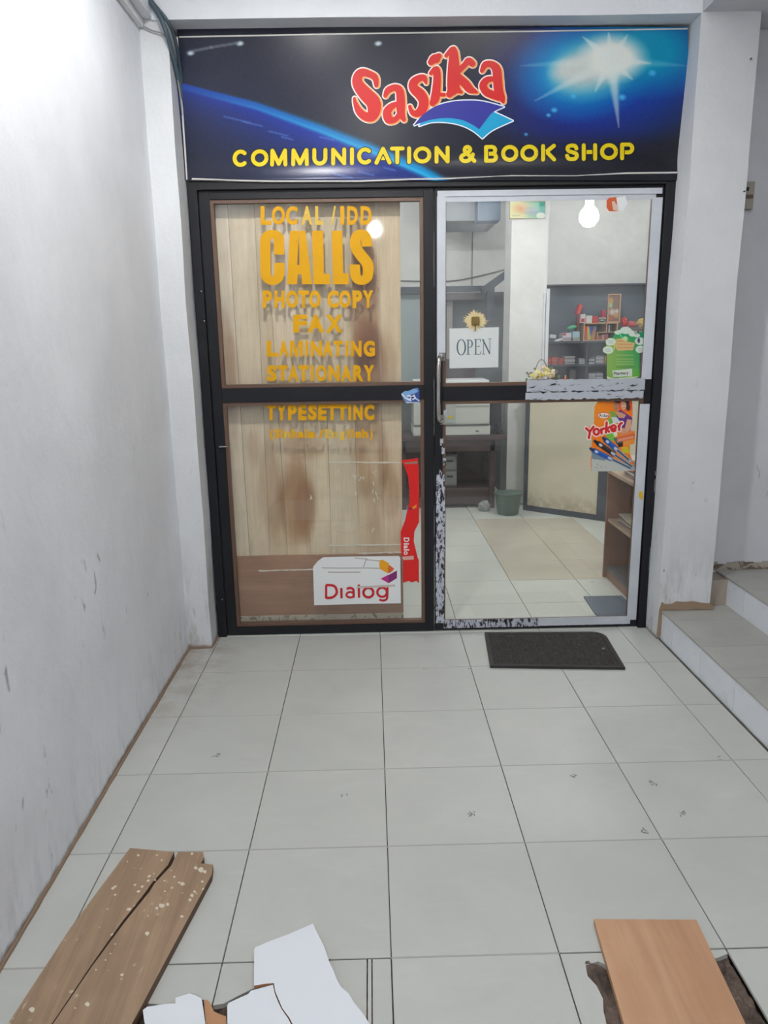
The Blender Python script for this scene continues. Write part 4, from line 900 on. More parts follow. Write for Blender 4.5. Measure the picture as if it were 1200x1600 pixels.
# ------------------------------------------------------------------ doormat, boards, broken slabs
dm = thing('doormat', 'black woven-pattern rubber doormat in front of the glass door', 'doormat', (.79, .15, 0))
A_, B_, C_, D_ = PZ(757, 988, .012), PZ(938, 987, .012), PZ(977, 1043, .012), PZ(766, 1040, .012)
nx, ny = 108, 72; bm = NB(); g = {}
for i in range(nx+1):
    for j in range(ny+1):
        u, v = i/nx, j/ny; top = A_*(1-u)+Vector((1.105, B_.y, .012))*u; bot = D_*(1-u)+C_*u; p = top*(1-v)+bot*v
        cu, cv = int(u*18), int(v*12); fu, fv = (u*18) % 1, (v*12) % 1
        r_ = abs(math.sin((fu if (cu+cv) % 2 else fv)*math.pi*3)); e_ = min(fu, 1-fu, fv, 1-fv) 
        hgt = .0042*r_*(1 if e_ > .08 else .2); border = min(u, 1-u)*.59 < .018 or min(v, 1-v)*.39 < .018
        z = .008+(.005 if border else hgt)
        dx, dy = (1-u)*.59, v*.39
        if dx < .07 and dy < .07:      # rounded far right corner
            k_ = Vector((.07-dx, .07-dy)); 
            if k_.length > .07: s_ = .07/k_.length; p.x -= (k_.x-k_.x*s_); p.y -= (k_.y-k_.y*s_)
        g[i, j] = bm.verts.new((p.x, p.y, z))
for i in range(nx):
    for j in range(ny): bm.faces.new((g[i, j], g[i, j+1], g[i+1, j+1], g[i+1, j]))
loop = [g[i, 0] for i in range(nx)]+[g[nx, j] for j in range(ny)]+[g[i, ny] for i in range(nx, 0, -1)]+[g[0, j] for j in range(ny, 0, -1)]
low = [bm.verts.new((v.co.x, v.co.y, .0005)) for v in loop]
for k in range(len(loop)): bm.faces.new((loop[k], loop[(k+1) % len(loop)], low[(k+1) % len(loop)], low[k]))
bmesh.ops.recalc_face_normals(bm, faces=bm.faces)
obj('rubber_sheet', bm, mat('black_rubber', (42, 39, 38), .75), dm)
bm = NB(); p = PZ(943, 1013, .016); lathe(bm, [(.001, .004), (.006, .003), (.008, 0)], (p.x, p.y, .014), 8); obj('gravel_bit', bm, P_((128, 122, 112)), dm)
# split plank at left
sp = thing('split_plank', 'weathered wooden plank with a long split and paint splashes at lower left', 'plank', (-.65, -1.5, 0))
def slab(pts, ztop, t, parent, m, name): return obj(name, prism(NB(), [PZ(x, y, ztop) for x, y in pts], (0, 0, -t), 1 if isinstance(m, list) else 0, 0), m, parent)
OLDE = mat('plank_end_grain', (98, 76, 60), .7)
slab([(203, 1325), (272, 1331), (262, 1352), (236, 1381), (228, 1393), (190, 1441), (141, 1510), (101, 1570), (40, 1660), (-25, 1660), (12, 1600), (110, 1450)], .022, .021, sp, [OLDPL, OLDE], 'board_half')
slab([(278, 1331), (317, 1331), (319, 1340), (314, 1349), (333, 1351), (331, 1366), (270, 1480), (206, 1600), (176, 1660), (42, 1660), (103, 1570), (143, 1511), (194, 1442), (233, 1394), (241, 1381), (268, 1352)], .022, .021, sp, [OLDPL, OLDE], 'board_half')
bm = NB(); rr = random.Random(4)
for u, v, r_ in ((432, 73, 7), (490, 72, 5), (505, 88, 5), (480, 130, 4), (485, 150, 5), (600, 68, 7), (612, 112, 9), (628, 118, 14), (640, 124, 9), (570, 162, 11), (560, 158, 6), (632, 155, 7), (515, 185, 5), (514, 152, 5), (505, 230, 14), (490, 238, 8), (524, 226, 8), (600, 198, 9), (594, 212, 8), (608, 186, 7), (568, 264, 8), (460, 317, 11), (100, 555, 14), (273, 538, 12), (545, 140, 6), (535, 120, 4), (462, 262, 4), (420, 230, 4), (398, 92, 4), (330, 400, 4), (345, 380, 4), (360, 350, 4), (300, 430, 4), (235, 550, 4)):
    cpx, cpy = u/2., 1300+v/2.; k_ = r_*.5*.62; ph = rr.random()*6
    bm.faces.new([bm.verts.new(PZ(cpx+k_*(1+.14*math.sin(3*t_+ph)+.12*math.sin(5*t_+2*ph))*math.cos(t_), cpy+k_*.85*(1+.14*math.sin(2*t_+ph)+.1*math.sin(5*t_))*math.sin(t_), .0223+.00002*(r_ % 5))) for t_ in [-k2*math.pi/8 for k2 in range(16)]])
obj('paint_splash', bm, P_((206, 198, 180), .7), sp, kind='stuff')
# smooth board at right
rb = thing('smooth_board', 'smooth reddish-brown board laid over the broken floor at lower right', 'board', (.63, -1.7, 0))
pts = [(928, 1436), (1088, 1437), (1165, 1600), (1195, 1664), (992, 1664), (975, 1600)]
bm = prism(NB(), [PZ(x, y, .018) for x, y in pts], (0, 0, -.016)); obj('panel', bm, FRESHB, rb)
# broken white slabs
BW = mat('white_laminate', (222, 227, 235), .4); BE = mat('broken_board_edge', (176, 132, 98), .8)
def broken(name, pts, z, t, label, m=None):
    bm = prism(NB(), [PZ(x, y, z) for x, y in pts], (0, 0, -t), 1, 0); return single(name, bm, m or [BW, BE], label, 'board')
broken('broken_panel', [(397, 1484), (399, 1480), (420, 1471), (452, 1459), (489, 1443), (493, 1452), (498, 1462), (506, 1478), (511, 1492), (515, 1504), (521, 1516), (527, 1532), (533, 1542), (545, 1552), (553, 1566), (566, 1582), (577, 1599), (610, 1660), (488, 1660), (452, 1590), (441, 1575), (436, 1563), (430, 1549), (428, 1536), (415, 1537), (397, 1540)], .016, .014, 'largest broken white panel with a pointed top, lower centre')
broken('broken_panel', [(355, 1571), (357, 1567), (372, 1560), (388, 1553), (392, 1548), (410, 1543), (426.5, 1538.5), (428.5, 1550), (434, 1564), (439.5, 1576), (450, 1591), (486, 1660), (356, 1660)], .014, .012, 'broken white panel piece cracked off beside the largest one')
broken('broken_panel', [(223, 1578), (230, 1573), (262, 1568), (274, 1568), (274, 1559), (283, 1556), (296, 1552), (305, 1555), (315, 1560), (318, 1578), (321, 1600), (324, 1660), (235, 1660)], .012, .010, 'small broken white panel at the bottom edge beside the split plank')
broken('brick_chunk', [(318, 1562), (325, 1563), (330, 1570), (334, 1580), (342, 1584), (353, 1588), (354, 1600), (353, 1660), (326, 1660), (322, 1600)], .006, .03, 'tan broken chunk wedged between two white panels', [BE, BE])

# ------------------------------------------------------------------ cables, switch box
for k, (pts, r_, col, lab) in enumerate((
    ([(-.87, .248, 2.79), (-.868, .242, 2.76), (-.83, .238, 2.70), (-.808, .240, 2.64), (-.80, .28, 2.58), (-.798, .36, 2.50), (-.7985, .395, 2.42)], .009, (70, 88, 98), 'thick grey-green cable drooping at the top left corner, leftmost'),
    ([(-.862, .246, 2.79), (-.855, .240, 2.75), (-.80, .250, 2.68), (-.786, .30, 2.62), (-.79, .36, 2.54), (-.795, .394, 2.46)], .007, (58, 74, 84), 'dark cable looping down the corner beside the sign edge'),
    ([(-.905, .262, 2.672), (-.87, .262, 2.655), (-.825, .262, 2.64), (-.806, .29, 2.60), (-.80, .36, 2.48), (-.7995, .397, 2.30), (-.803, .400, 2.16)], .003, (150, 148, 144), 'thin pale wire crossing the top of the left pier'))):
    single('cable', tube(NB(), smooth_path(pts, 6), r_, 8), P_(col, .5), lab, 'cable', smooth=True)
sb = thing('switch_box', 'small rusty switch box on the stair wall behind the right pier', 'switch', (1.66, .44, 1.98))
obj('box', B(1.63, 1.695, .41, .441, 1.975, 2.09, .003), P_((158, 152, 142)), sb); obj('cover', B(1.635, 1.689, .404, .411, 2.02, 2.035, .002), P_((96, 86, 70)), sb); obj('knob', B(1.655, 1.665, .398, .405, 2.05, 2.065, .002), P_((40, 38, 36)), sb)
for x, y in ((1173, 92), (1163, 299)):
    p = PY(x, y, .258); single('nail', tube(NB(), [(p.x, p.y+.004, p.z), (p.x, p.y-.006, p.z)], .003, 8), P_((70, 66, 62)), 'nail stuck in the right pier, %s one' % ('upper' if y < 200 else 'lower'), 'nail')

# ------------------------------------------------------------------ shop interior
def yrot(bm, ang, c): return rotbm(bm, ang, c, 'Z')
# counter
ca, cb = Vector((1.259, 3.092)), Vector((1.82, 2.627)); cang = math.atan2(cb.y-ca.y, cb.x-ca.x); CL = (cb-ca).length
ct = thing('counter', 'cream-fronted shop counter with a dark metal frame beyond the door', 'counter', ((ca.x+cb.x)/2, (ca.y+cb.y)/2, 0))
def cbx(x0, x1, y0, y1, z0, z1, m, name, bev=.002):
    bm = B(x0, x1, y0, y1, z0, z1, bev); bmesh.ops.rotate(bm, verts=bm.verts, cent=(0, 0, 0), matrix=Matrix.Rotation(cang, 3, 'Z')); bmesh.ops.translate(bm, verts=bm.verts, vec=(ca.x, ca.y, 0)); return obj(name, bm, m, ct)
FRD = mat('dark_angle_frame', (62, 68, 78), .4)
cbx(0, .035, 0, .03, 0, 1.02, FRD, 'post'); cbx(CL-.075, CL, 0, .04, 0, 1.02, FRD, 'post'); cbx(.035, CL-.075, 0, .03, 0, .045, FRD, 'bottom_rail'); cbx(.035, CL-.075, 0, .03, .99, 1.02, FRD, 'top_rail')
cbx(.035, CL-.075, .008, .02, .045, .99, CREAM, 'panel'); cbx(-.02, CL+.7, -.02, .5, 1.02, 1.05, P_((150, 150, 148), .3), 'worktop'); cbx(CL, CL+.68, .02, .45, 0, 1.02, CREAM, 'body')
# flower basket
fb = thing('flower_basket', 'small wicker basket of yellow and cream flowers on the counter', 'flowers', (1.36, 3.0, 1.051))
bm = NB(); lathe(bm, [(.06, 0), (.085, .03), (.098, .055), (.09, .055), (.075, .03)], (0, 0, 0), 24); bmesh.ops.scale(bm, verts=bm.verts, vec=(1.15, .6, 1)); bmesh.ops.translate(bm, verts=bm.verts, vec=(1.37, 3.0, 1.052)); obj('basket', bm, P_((140, 112, 76)), fb)
obj('handle', tube(NB(), [(1.36+.055*math.cos(math.radians(a)), 3.0, 1.10+.165*math.sin(math.radians(a))) for a in range(0, 181, 15)], .0035, 6), P_((104, 96, 88)), fb)
rr = random.Random(8); FC = [(232, 214, 110), (236, 226, 190), (222, 196, 60), (238, 206, 160), (226, 220, 140)]
for k in range(17):
    x = 1.28+.19*rr.random(); y = 2.985+.03*rr.random()-.015; z = 1.125+.085*rr.random()*(1-abs(x-1.37)/.15); R_ = rr.uniform(.016, .024); bm = NB()
    for q_ in range(6):
        a = q_*math.pi/3+rr.random(); c = Vector((x+R_*.6*math.cos(a), y-.006, z+R_*.6*math.sin(a))); bmesh.ops.create_icosphere(bm, subdivisions=1, radius=R_*.55, matrix=Matrix.Translation(c))
    bmesh.ops.create_icosphere(bm, subdivisions=1, radius=R_*.4, matrix=Matrix.Translation((x, y-.014, z))); obj('flower', bm, P_(FC[k % 5]), fb, smooth=True)
for k in range(22):
    a = rr.uniform(-.3, math.pi+.3); x = 1.37+.125*math.cos(a)*rr.uniform(.7, 1.05); z = 1.12+.085*math.sin(a)*rr.uniform(.5, 1); y = 2.985+rr.uniform(-.02, .02); l = .03; d = Vector((math.cos(a), -.3, math.sin(a)*.8-.3)).normalized()*l; s_ = d.cross(Vector((0, 1, 0))).normalized()*.009; p = Vector((x, y, z)); bm = NB()
    vs = [bm.verts.new(v) for v in (p, p+d*.5+s_, p+d, p+d*.5-s_)]; bm.faces.new(vs); obj('leaf', bm, P_((96, 116, 62) if k % 2 else (120, 104, 60)), fb)
# small orange ornament next to the basket
bm = NB(); p0 = Vector((1.54, 2.93, 1.051))
for a, b, r_ in (((0, 0, .0), (0, 0, .09), .012), ((-.04, 0, .0), (0, 0, .06), .012), ((.045, 0, 0), (0, 0, .05), .012), ((-.035, 0, .05), (.03, 0, .05), .010)):
    tube(bm, [p0+Vector(a), p0+Vector(b)], [r_, r_*.6], 8)
single('star_ornament', bm, P_((204, 128, 92)), 'small orange star-shaped ornament right of the flower basket', 'ornament')
# desk with copier
dk = thing('desk', 'dark wooden desk with a lower shelf left of the white pillar', 'desk', (.72, 3.35, 0))
def D_(x0, x1, y0, y1, z0, z1, m, name, parent=None, bev=.003, label=None): return obj(name, B(x0, x1, y0, y1, z0, z1, bev), m, parent or dk, label=label)
D_(.18, 1.125, 3.16, 3.62, .60, .635, DESKW, 'desktop'); D_(.24, 1.06, 3.19, 3.21, .50, .60, DESKW, 'apron')
for x in (.22, .985): 
    for y in (3.19, 3.54): D_(x, x+.045, y, y+.045, 0, .60, DESKW, 'leg')
D_(.22, 1.03, 3.20, 3.58, .155, .18, DESKW, 'shelf'); D_(.22, 1.03, 3.22, 3.24, .03, .155, DESKW, 'kickboard'); D_(.22, 1.03, 3.56, 3.58, .18, .60, DESKW, 'back_panel')
cp = thing('photocopier', 'pale grey photocopier standing on the dark desk', 'copier', (.66, 3.37, .636)); GP = P_((196, 202, 196), .4); GP2 = P_((212, 216, 210), .4)
D_(.33, .985, 3.20, 3.56, .638, .72, GP2, 'paper_tray', cp, .006); D_(.335, .98, 3.205, 3.56, .728, .985, GP, 'body', cp, .008); D_(.34, .97, 3.19, 3.207, .722, .732, P_((96, 98, 96)), 'tray_gap', cp, .001)
D_(.60, .69, 3.198, 3.206, .745, .905, P_((176, 184, 178)), 'side_door', cp, .001); D_(.625, .668, 3.193, 3.199, .785, .805, P_((200, 186, 40)), 'label_tag', cp, .001); D_(.69, .975, 3.199, 3.206, .884, .888, P_((150, 154, 150)), 'cover_gap', cp, .0005)
D_(.33, .985, 3.19, 3.56, .99, 1.05, GP2, 'scanner_bed', cp, .008); D_(.34, .975, 3.22, 3.56, 1.052, 1.10, P_((214, 220, 222), .4), 'lid', cp, .012); D_(.86, .89, 3.195, 3.199, .668, .676, P_((80, 82, 84)), 'tray_latch', cp, .001)
dr = thing('drawer_cabinet', 'small grey drawer cabinet on the shelf under the desk', 'cabinet', (.56, 3.4, .181)); D_(.40, .71, 3.26, 3.5, .182, .47, P_((118, 120, 118)), 'body', dr)
for z in (.20, .335): d_ = D_(.41, .70, 3.245, 3.26, z, z+.12, P_((128, 130, 128)), 'drawer', dr); D_(.62, .675, 3.238, 3.246, z+.07, z+.085, P_((50, 50, 52)), 'handle', d_)
x = single('bottle', lathe(NB(), [(.018, 0), (.02, .01), (.02, .07), (.009, .085), (.009, .10), (0, .10)], (1.07, 3.28, .636), 14), P_((40, 42, 44)), 'short dark bottle at the right end of the desk', 'bottle', smooth=True)
mw = thing('monitor', 'dark screen standing on the desk beside the photocopier', 'monitor', (1.06, 3.42, .636)); D_(1.02, 1.10, 3.40, 3.44, .70, 1.02, P_((52, 56, 60)), 'screen', mw); D_(1.0, 1.12, 3.36, 3.46, .637, .652, P_((52, 56, 60)), 'base', mw); D_(1.05, 1.07, 3.41, 3.43, .65, .70, P_((52, 56, 60)), 'neck', mw)
# bucket
bk = thing('bucket', 'grey-green plastic bucket on the shop floor beside the pillar', 'bucket', (1.108, 2.97, 0)); GB = mat('green_plastic', (92, 112, 102), .4)
bm = NB(); lathe(bm, [(.085, .001), (.088, .002), (.108, .165), (.118, .168), (.118, .185), (.112, .186), (.104, .17), (.083, .012), (.0, .012)], (1.108, 2.97, 0), 36); obj('body', bm, GB, bk, smooth=True)
obj('rim', lathe(NB(), [(.113, .172), (.123, .172), (.123, .184), (.113, .186)], (1.108, 2.97, 0), 36), GB, bk, smooth=True)
bm = NB(); bmesh.ops.create_icosphere(bm, subdivisions=3, radius=.05); 
for v in bm.verts: v.co *= 1+.35*mnoise.noise(v.co*40); v.co.z = max(v.co.z, -.038)
bmesh.ops.translate(bm, verts=bm.verts, vec=(.93, 3.10, .039)); single('plastic_bag', bm, P_((150, 154, 152)), 'crumpled pale bag by the leg of the desk', 'bag')
# wooden shelf unit right of the door
sh = thing('wooden_shelf', 'open brown wooden shelf unit just inside the door at right', 'shelf', (1.55, .9, 0)); 
def H_(x0, x1, y0, y1, z0, z1, m, name, bev=.001, parent=None): return obj(name, B(x0, x1, y0, y1, z0, z1, bev), m, parent or sh)
H_(1.375, 1.75, 1.225, 1.245, 0, .645, SHELFW, 'end_panel'); H_(1.375, 1.75, .52, .54, 0, .645, SHELFW, 'end_panel'); H_(1.735, 1.75, .54, 1.225, 0, .645, SHELFW, 'back_panel')
H_(1.385, 1.735, .54, 1.225, .352, .370, SHELFEDGE, 'shelf_board'); H_(1.375, 1.75, .52, 1.245, .645, .665, SHELFEDGE, 'top_board'); H_(1.385, 1.735, .54, 1.225, .055, .072, P_((96, 92, 88)), 'shelf_board'); H_(1.392, 1.402, .54, 1.225, 0, .055, SHELFW, 'plinth')
rr = random.Random(12)
MC = [(196, 188, 176), (110, 104, 100), (208, 204, 196), (150, 128, 104), (84, 82, 84), (188, 180, 160), (216, 212, 206), (122, 98, 82)]
ORD = ['bottom', 'second from the bottom', 'third from the bottom', 'fourth from the bottom', 'fifth from the bottom', 'sixth from the bottom', 'seventh from the bottom', 'eighth from the bottom', 'ninth from the bottom']
def nth(k, n): return 'topmost' if k == n-1 else ORD[k]
def magazine(x, y, z, w, d, h, ang, col, label, group):
    bm = B(-w/2, w/2, -d/2, d/2, 0, h, .0008); bmesh.ops.rotate(bm, verts=bm.verts, cent=(0, 0, 0), matrix=Matrix.Rotation(ang, 3, 'Z'))
    o = obj('magazine', bm, P_(col), None, label=label, cat='magazine', group=group); o.location = (x, y, z)
    bm2 = B(-w/2+.002, w/2-.002, -d/2-.0006, d/2-.003, h*.2, h*.8); bmesh.ops.rotate(bm2, verts=bm2.verts, cent=(0, 0, 0), matrix=Matrix.Rotation(ang, 3, 'Z'))
    me = bpy.data.meshes.new('pages'); bm2.to_mesh(me); bm2.free(); me.materials.append(P_((222, 218, 208))); p_ = bpy.data.objects.new('pages', me); COL.objects.link(p_); p_.parent = o
    return o
z = .371
for k in range(6):
    h_ = rr.uniform(.006, .012); magazine(1.545+rr.uniform(-.012, .012), .93+rr.uniform(-.03, .03), z, .27, .36, h_, rr.uniform(-.08, .08), MC[k % 8], nth(k, 6)+' magazine on the middle board of the wooden shelf', 'magazines on the middle shelf board'); z += h_+.0003
single('orange_booklet', rotbm(B(1.50, 1.60, .80, .95, z, z+.012, .001), .2, (1.55, .87, z)), P_((176, 104, 70)), 'orange booklet lying on the magazines of the middle shelf board', 'booklet')
z = .666
for k in range(9):
    h_ = rr.uniform(.007, .014); magazine(1.56+rr.uniform(-.012, .012)-.012*(k < 3), .92+rr.uniform(-.03, .03), z, .28, .38, h_, rr.uniform(-.1, .1), MC[(k*3) % 8], nth(k, 9)+' magazine in the pile on top of the wooden shelf', 'magazines on top of the wooden shelf'); z += h_+.0003
for k in range(5):
    h_ = rr.uniform(.01, .02); magazine(1.66+rr.uniform(-.008, .008), 1.02+rr.uniform(-.02, .02), z, .12, .30, h_, rr.uniform(-.1, .1), [(186, 176, 160), (214, 214, 208)][k % 2], nth(k, 5)+' pale booklet in the tall pile behind the pen poster', 'booklets behind the pen poster'); z += h_+.0003
# mat inside the door
fm = thing('floor_mat', 'slate-blue mat on the shop floor inside the door', 'mat', (1.27, .72, 0)); obj('sheet', prism(NB(), [Vector(p) for p in ((1.155, .87, .008), (1.372, .87, .008), (1.372, .53, .008), (1.165, .53, .008), (1.14, .60, .008))], (0, 0, -.0075)), P_((88, 100, 114)), fm)
# notice board on the pillar
pt = Paint(797, 851.5, 315, 341, .5, (206, 206, 160)); pt.put(np.clip((pt.X-815)/30, 0, 1)*.9, (90, 170, 160)); pt.ell(815, 326, 10, 6, (206, 150, 110), 0, .8); pt.ell(832, 330, 9, 5, (150, 160, 180), 0, .8); pt.ell(845, 337, 7, 5, (214, 220, 206), 0, .1); pt.ell(848, 319, 5, 4, (30, 140, 120), 0, .5)
for k in range(8): pt.line([(812+k, 319+k*1.6), (842, 318+k*1.6)], .35, (230, 230, 214), .4)
for k in range(5): pt.ell(801+k*2.4, 337, .6, .6, (80, 80, 70))
nb = thing('notice_panel', 'small colourful printed panel high on the white pillar', 'poster', tuple(PY(824, 341, 3.28))); pt.mesh('print', 3.283, PRINT, nb); a, b = PY(797, 315, 3.285), PY(851.5, 341, 3.285); obj('backing', B(a.x, b.x, 3.2845, 3.297, b.z, a.z), P_((150, 120, 90)), nb)
# white conduit at the pillar's right edge
single('conduit', bx(bx(NB(), 1.425, 1.442, 3.275, 3.299, 1.06, 1.80, .003), 1.446, 1.475, 3.272, 3.299, 1.06, 1.83, .005), P_((214, 218, 222)), 'pair of white cable channels ending halfway up the pillar', 'conduit')
# dark shelving behind
SU = thing('wall_shelving', 'tall slate-grey wall shelving holding stationery right of the pillar', 'shelving', (2.2, 4.4, 0))
def S_(x0, x1, y0, y1, z0, z1, m, name, parent=SU, bev=.002): return obj(name, B(x0, x1, y0, y1, z0, z1, bev), m, parent)
S_(1.48, 2.9, 4.5, 4.53, 0, 1.935, SLATE, 'back_panel'); S_(1.48, 2.9, 4.40, 4.5, 1.925, 1.94, SLATE_D, 'top_board')
for z_, yf in ((1.40, 4.15), (1.181, 4.20), (1.012, 4.20), (.78, 4.20), (.5, 4.20)): S_(1.48, 2.9, yf, 4.5, z_-.018, z_, SLATE_D, 'shelf_board')
for x_ in (1.48, 2.065, 2.45, 2.88): S_(x_, x_+.02, 4.21, 4.5, 0, 1.382, SLATE_D, 'divider')
def px_box(x0, x1, y0, y1, Yf, depth, m, name, label, cat, group=None, zbase=None, tilt=0.):
    a, b = PY(x0, y1, Yf), PY(x1, y0, Yf); z0_ = a.z if zbase is None else zbase
    bm = B(a.x, b.x, Yf, Yf+depth, z0_, z0_+(b.z-a.z), .002)
    if tilt: rotbm(bm, tilt, ((a.x+b.x)/2, Yf, z0_), 'Y')
    return single(name, bm, m, label, cat, group)
S1, S2, S3 = 1.4005, 1.1815, 1.0125
def stack(n, x0, x1, yt, yb, zb, cols, name, label, group, cat, Yf=4.24, d=.16):
    a, b = PY(x0, yb, Yf), PY(x1, yt, Yf); H = (b.z-a.z); h_ = H/n; zz = zb
    for k in range(n):
        dx = rr.uniform(-.004, .004); bm = B(a.x+dx, b.x+dx, Yf+rr.uniform(0, .006), Yf+d, zz, zz+h_*.92, .0015)
        single(name, bm, P_(cols[k % len(cols)]), nth(k, n)+' '+label, cat, group); zz += h_*.92+.0004
REDS = [(196, 70, 56), (182, 58, 50), (206, 86, 66)]
stack(5, 853, 861.5, 555, 568, S2, REDS, 'exercise_book', 'red exercise book in the leftmost red stack on the dark shelving', 'red books, left stack', 'book')
stack(5, 862, 872, 555.5, 568, S2, REDS, 'exercise_book', 'red exercise book in the middle red stack on the dark shelving', 'red books, middle stack', 'book')
stack(4, 872.6, 881.5, 557, 568, S2, REDS, 'exercise_book', 'red exercise book in the right red stack on the dark shelving', 'red books, right stack', 'book')
stack(2, 876, 896, 549.5, 552.5, S2+.16, [(150, 60, 56), (164, 74, 66)], 'folder', 'flat red folder high on the second shelf behind the red books', 'red folders', 'folder', 4.36, .12) if False else None
stack(6, 882.5, 899, 554, 567.5, S2, [(176, 172, 176), (150, 140, 150), (200, 200, 204)], 'magazine', 'grey and white magazine in the broad stack beside the red books', 'magazines beside the red books', 'magazine')
stack(4, 905, 914.5, 557, 566.5, S2, [(196, 204, 206), (176, 188, 190)], 'notepad', 'white notepad in the small stack left of the shelf divider', 'notepads left of the divider', 'notepad')
stack(4, 920, 929.8, 557, 567.5, S2, [(206, 206, 212), (120, 118, 124)], 'notepad', 'white notepad in the stack just right of the shelf divider', 'notepads right of the divider', 'notepad')
stack(5, 931, 944, 554, 567.5, S2, [(168, 170, 176), (206, 206, 210)], 'notepad', 'grey notepad in the stack beside the green poster', 'notepads beside the poster', 'notepad')
px_box(944.6, 947.6, 555, 567, 4.24, .1, P_((196, 120, 92)), 'red_box', 'narrow orange box at the end of the second shelf', 'box', zbase=S2)
stack(3, 919, 930.5, 582, 596, S3, [(196, 202, 210), (176, 180, 190)], 'paper_ream', 'white paper block in the left stack on the lowest visible shelf', 'paper blocks, left stack', 'paper')
stack(6, 931, 942.6, 581, 596, S3, [(200, 200, 212), (150, 146, 160)], 'paper_ream', 'white paper block in the right stack on the lowest visible shelf', 'paper blocks, right stack', 'paper')
px_box(889.5, 900, 577, 596, 4.30, .12, P_((116, 110, 110)), 'grey_box', 'dull grey box on the lowest visible shelf behind the basket', 'box', zbase=S3)
# top shelf
px_box(859, 869, 521, 527, 4.24, .06, P_((206, 212, 214)), 'gadget', 'small white gadget with a dark face at the left end of the top shelf', 'gadget', zbase=S1+.03, tilt=.12)
px_box(857, 869, 527.5, 534, 4.26, .08, P_((112, 120, 128)), 'grey_box', 'flat grey box under the white gadget', 'box', zbase=S1)
px_box(878, 893, 528, 534, 4.22, .14, P_((170, 160, 166)), 'carton', 'dull mauve carton at the bottom of the pile on the top shelf', 'box', zbase=S1)
px_box(879, 893.4, 520, 527.6, 4.22, .14, P_((214, 212, 220)), 'carton', 'white and pink carton on top of the mauve carton', 'box', zbase=S1+.0345)
px_box(879.5, 884.5, 520.5, 524, 4.218, .0015, P_((200, 60, 90)), 'carton_label', 'pink patch on the front of the white carton', 'label', zbase=S1+.055)
px_box(894.5, 906, 528, 534, 4.22, .12, P_((150, 152, 140)), 'carton', 'olive-grey carton below the pale blue one on the top shelf', 'box', zbase=S1)
px_box(894.5, 906, 518, 527.6, 4.22, .12, P_((170, 200, 212)), 'carton', 'pale blue carton right of the white and pink one', 'box', zbase=S1+.0345)
px_box(871, 880, 528.5, 532, 4.19, .03, P_((226, 228, 230)), 'paper_scrap', 'crumpled white paper strip left of the mauve carton', 'paper', zbase=S1+.006, tilt=-.25)
px_box(867, 874, 532, 534.5, 4.17, .03, P_((220, 222, 226)), 'paper_scrap', 'small white paper scrap on the edge of the top shelf', 'paper', zbase=S1, tilt=0.)
a = PY(893.5, 514, 4.28); bm = NB(); bmesh.ops.create_uvsphere(bm, u_segments=16, v_segments=10, radius=1, matrix=Matrix.Translation((a.x, a.y, S1+.13)) @ Matrix.Rotation(-.18, 4, 'Y') @ Matrix.Diagonal((.048, .03, .021, 1))); single('green_case', bm, P_((76, 176, 128), .3), 'green oval case lying on the cartons of the top shelf', 'case', smooth=True)
# wooden display crates
cr = thing('display_crate', 'pale wooden display crate with colourful fanned notebooks on the top shelf', 'crate', (2.15, 4.25, S1)); a, b = PY(911, 534, 4.20), PY(966, 505, 4.20); cx0, cx1, cz1 = a.x, b.x, S1+(b.z-a.z)
def K_(x0, x1, y0, y1, z0, z1, name, m=CRATEW, p=cr): return obj(name, B(x0, x1, y0, y1, z0, z1, .001), m, p)
K_(cx0, cx0+.012, 4.20, 4.38, S1, cz1, 'side'); K_(cx1-.012, cx1, 4.20, 4.38, S1, cz1, 'side'); K_(cx0+.012, cx1-.012, 4.20, 4.38, cz1-.01, cz1, 'top'); K_(cx0+.012, cx1-.012, 4.20, 4.38, S1, S1+.01, 'bottom'); K_(cx0+.012, cx1-.012, 4.36, 4.38, S1+.01, cz1-.01, 'back', P_((104, 74, 60)))
xm = PY(947, 520, 4.2).x; xs_ = PY(935, 520, 4.2).x; zs = PY(940, 520, 4.2).z; K_(xm, xm+.010, 4.205, 4.36, zs+.008, cz1-.01, 'divider'); K_(xs_, cx1-.012, 4.204, 4.36, zs, zs+.008, 'shelf_board'); K_(xs_-.008, xs_, 4.205, 4.36, S1+.01, zs+.008, 'divider')
NBc = [(206, 70, 50), (226, 186, 50), (160, 196, 70), (70, 96, 190), (90, 70, 170), (214, 120, 50), (60, 160, 190), (222, 150, 60)]
for k in range(8):
    cx = cx0+.03+(xs_-cx0-.055)*k/7; bm = B(cx-.012, cx+.012, 4.215+.004*k, 4.218+.004*k, S1+.012, cz1-.03, .001); rotbm(bm, [-.12, .1, -.3, .28, .5, .35, .6, .2][k]*.6, (cx, 4.22, (S1+cz1)/2), 'Y')
    single('notebook', bm, P_(NBc[k]), ['red', 'yellow', 'light green', 'blue', 'violet', 'orange', 'cyan', 'amber'][k]+' notebook fanned out in the wooden crate', 'notebook', 'notebooks in the display crate')
for k, c_ in enumerate([(96, 70, 110), (206, 206, 200), (70, 84, 80)]): single('notebook', B(xm+.014+k*.018, xm+.026+k*.018, 4.23, 4.34, zs+.009, cz1-.022, .001), P_(c_), ['dull purple', 'white', 'dark green'][k]+' notebook upright in the right compartment of the crate', 'notebook')
for k, c_ in enumerate([(190, 110, 96), (206, 160, 120), (176, 96, 110)]): single('gift_box', B(xs_+.01+k*.034, xs_+.04+k*.034, 4.24, 4.34, S1+.011, S1+.05+.006*k, .002), P_(c_), ['brick red', 'tan', 'mauve'][k]+' little box in the low compartment of the crate', 'box')
ZC = cz1+.0005
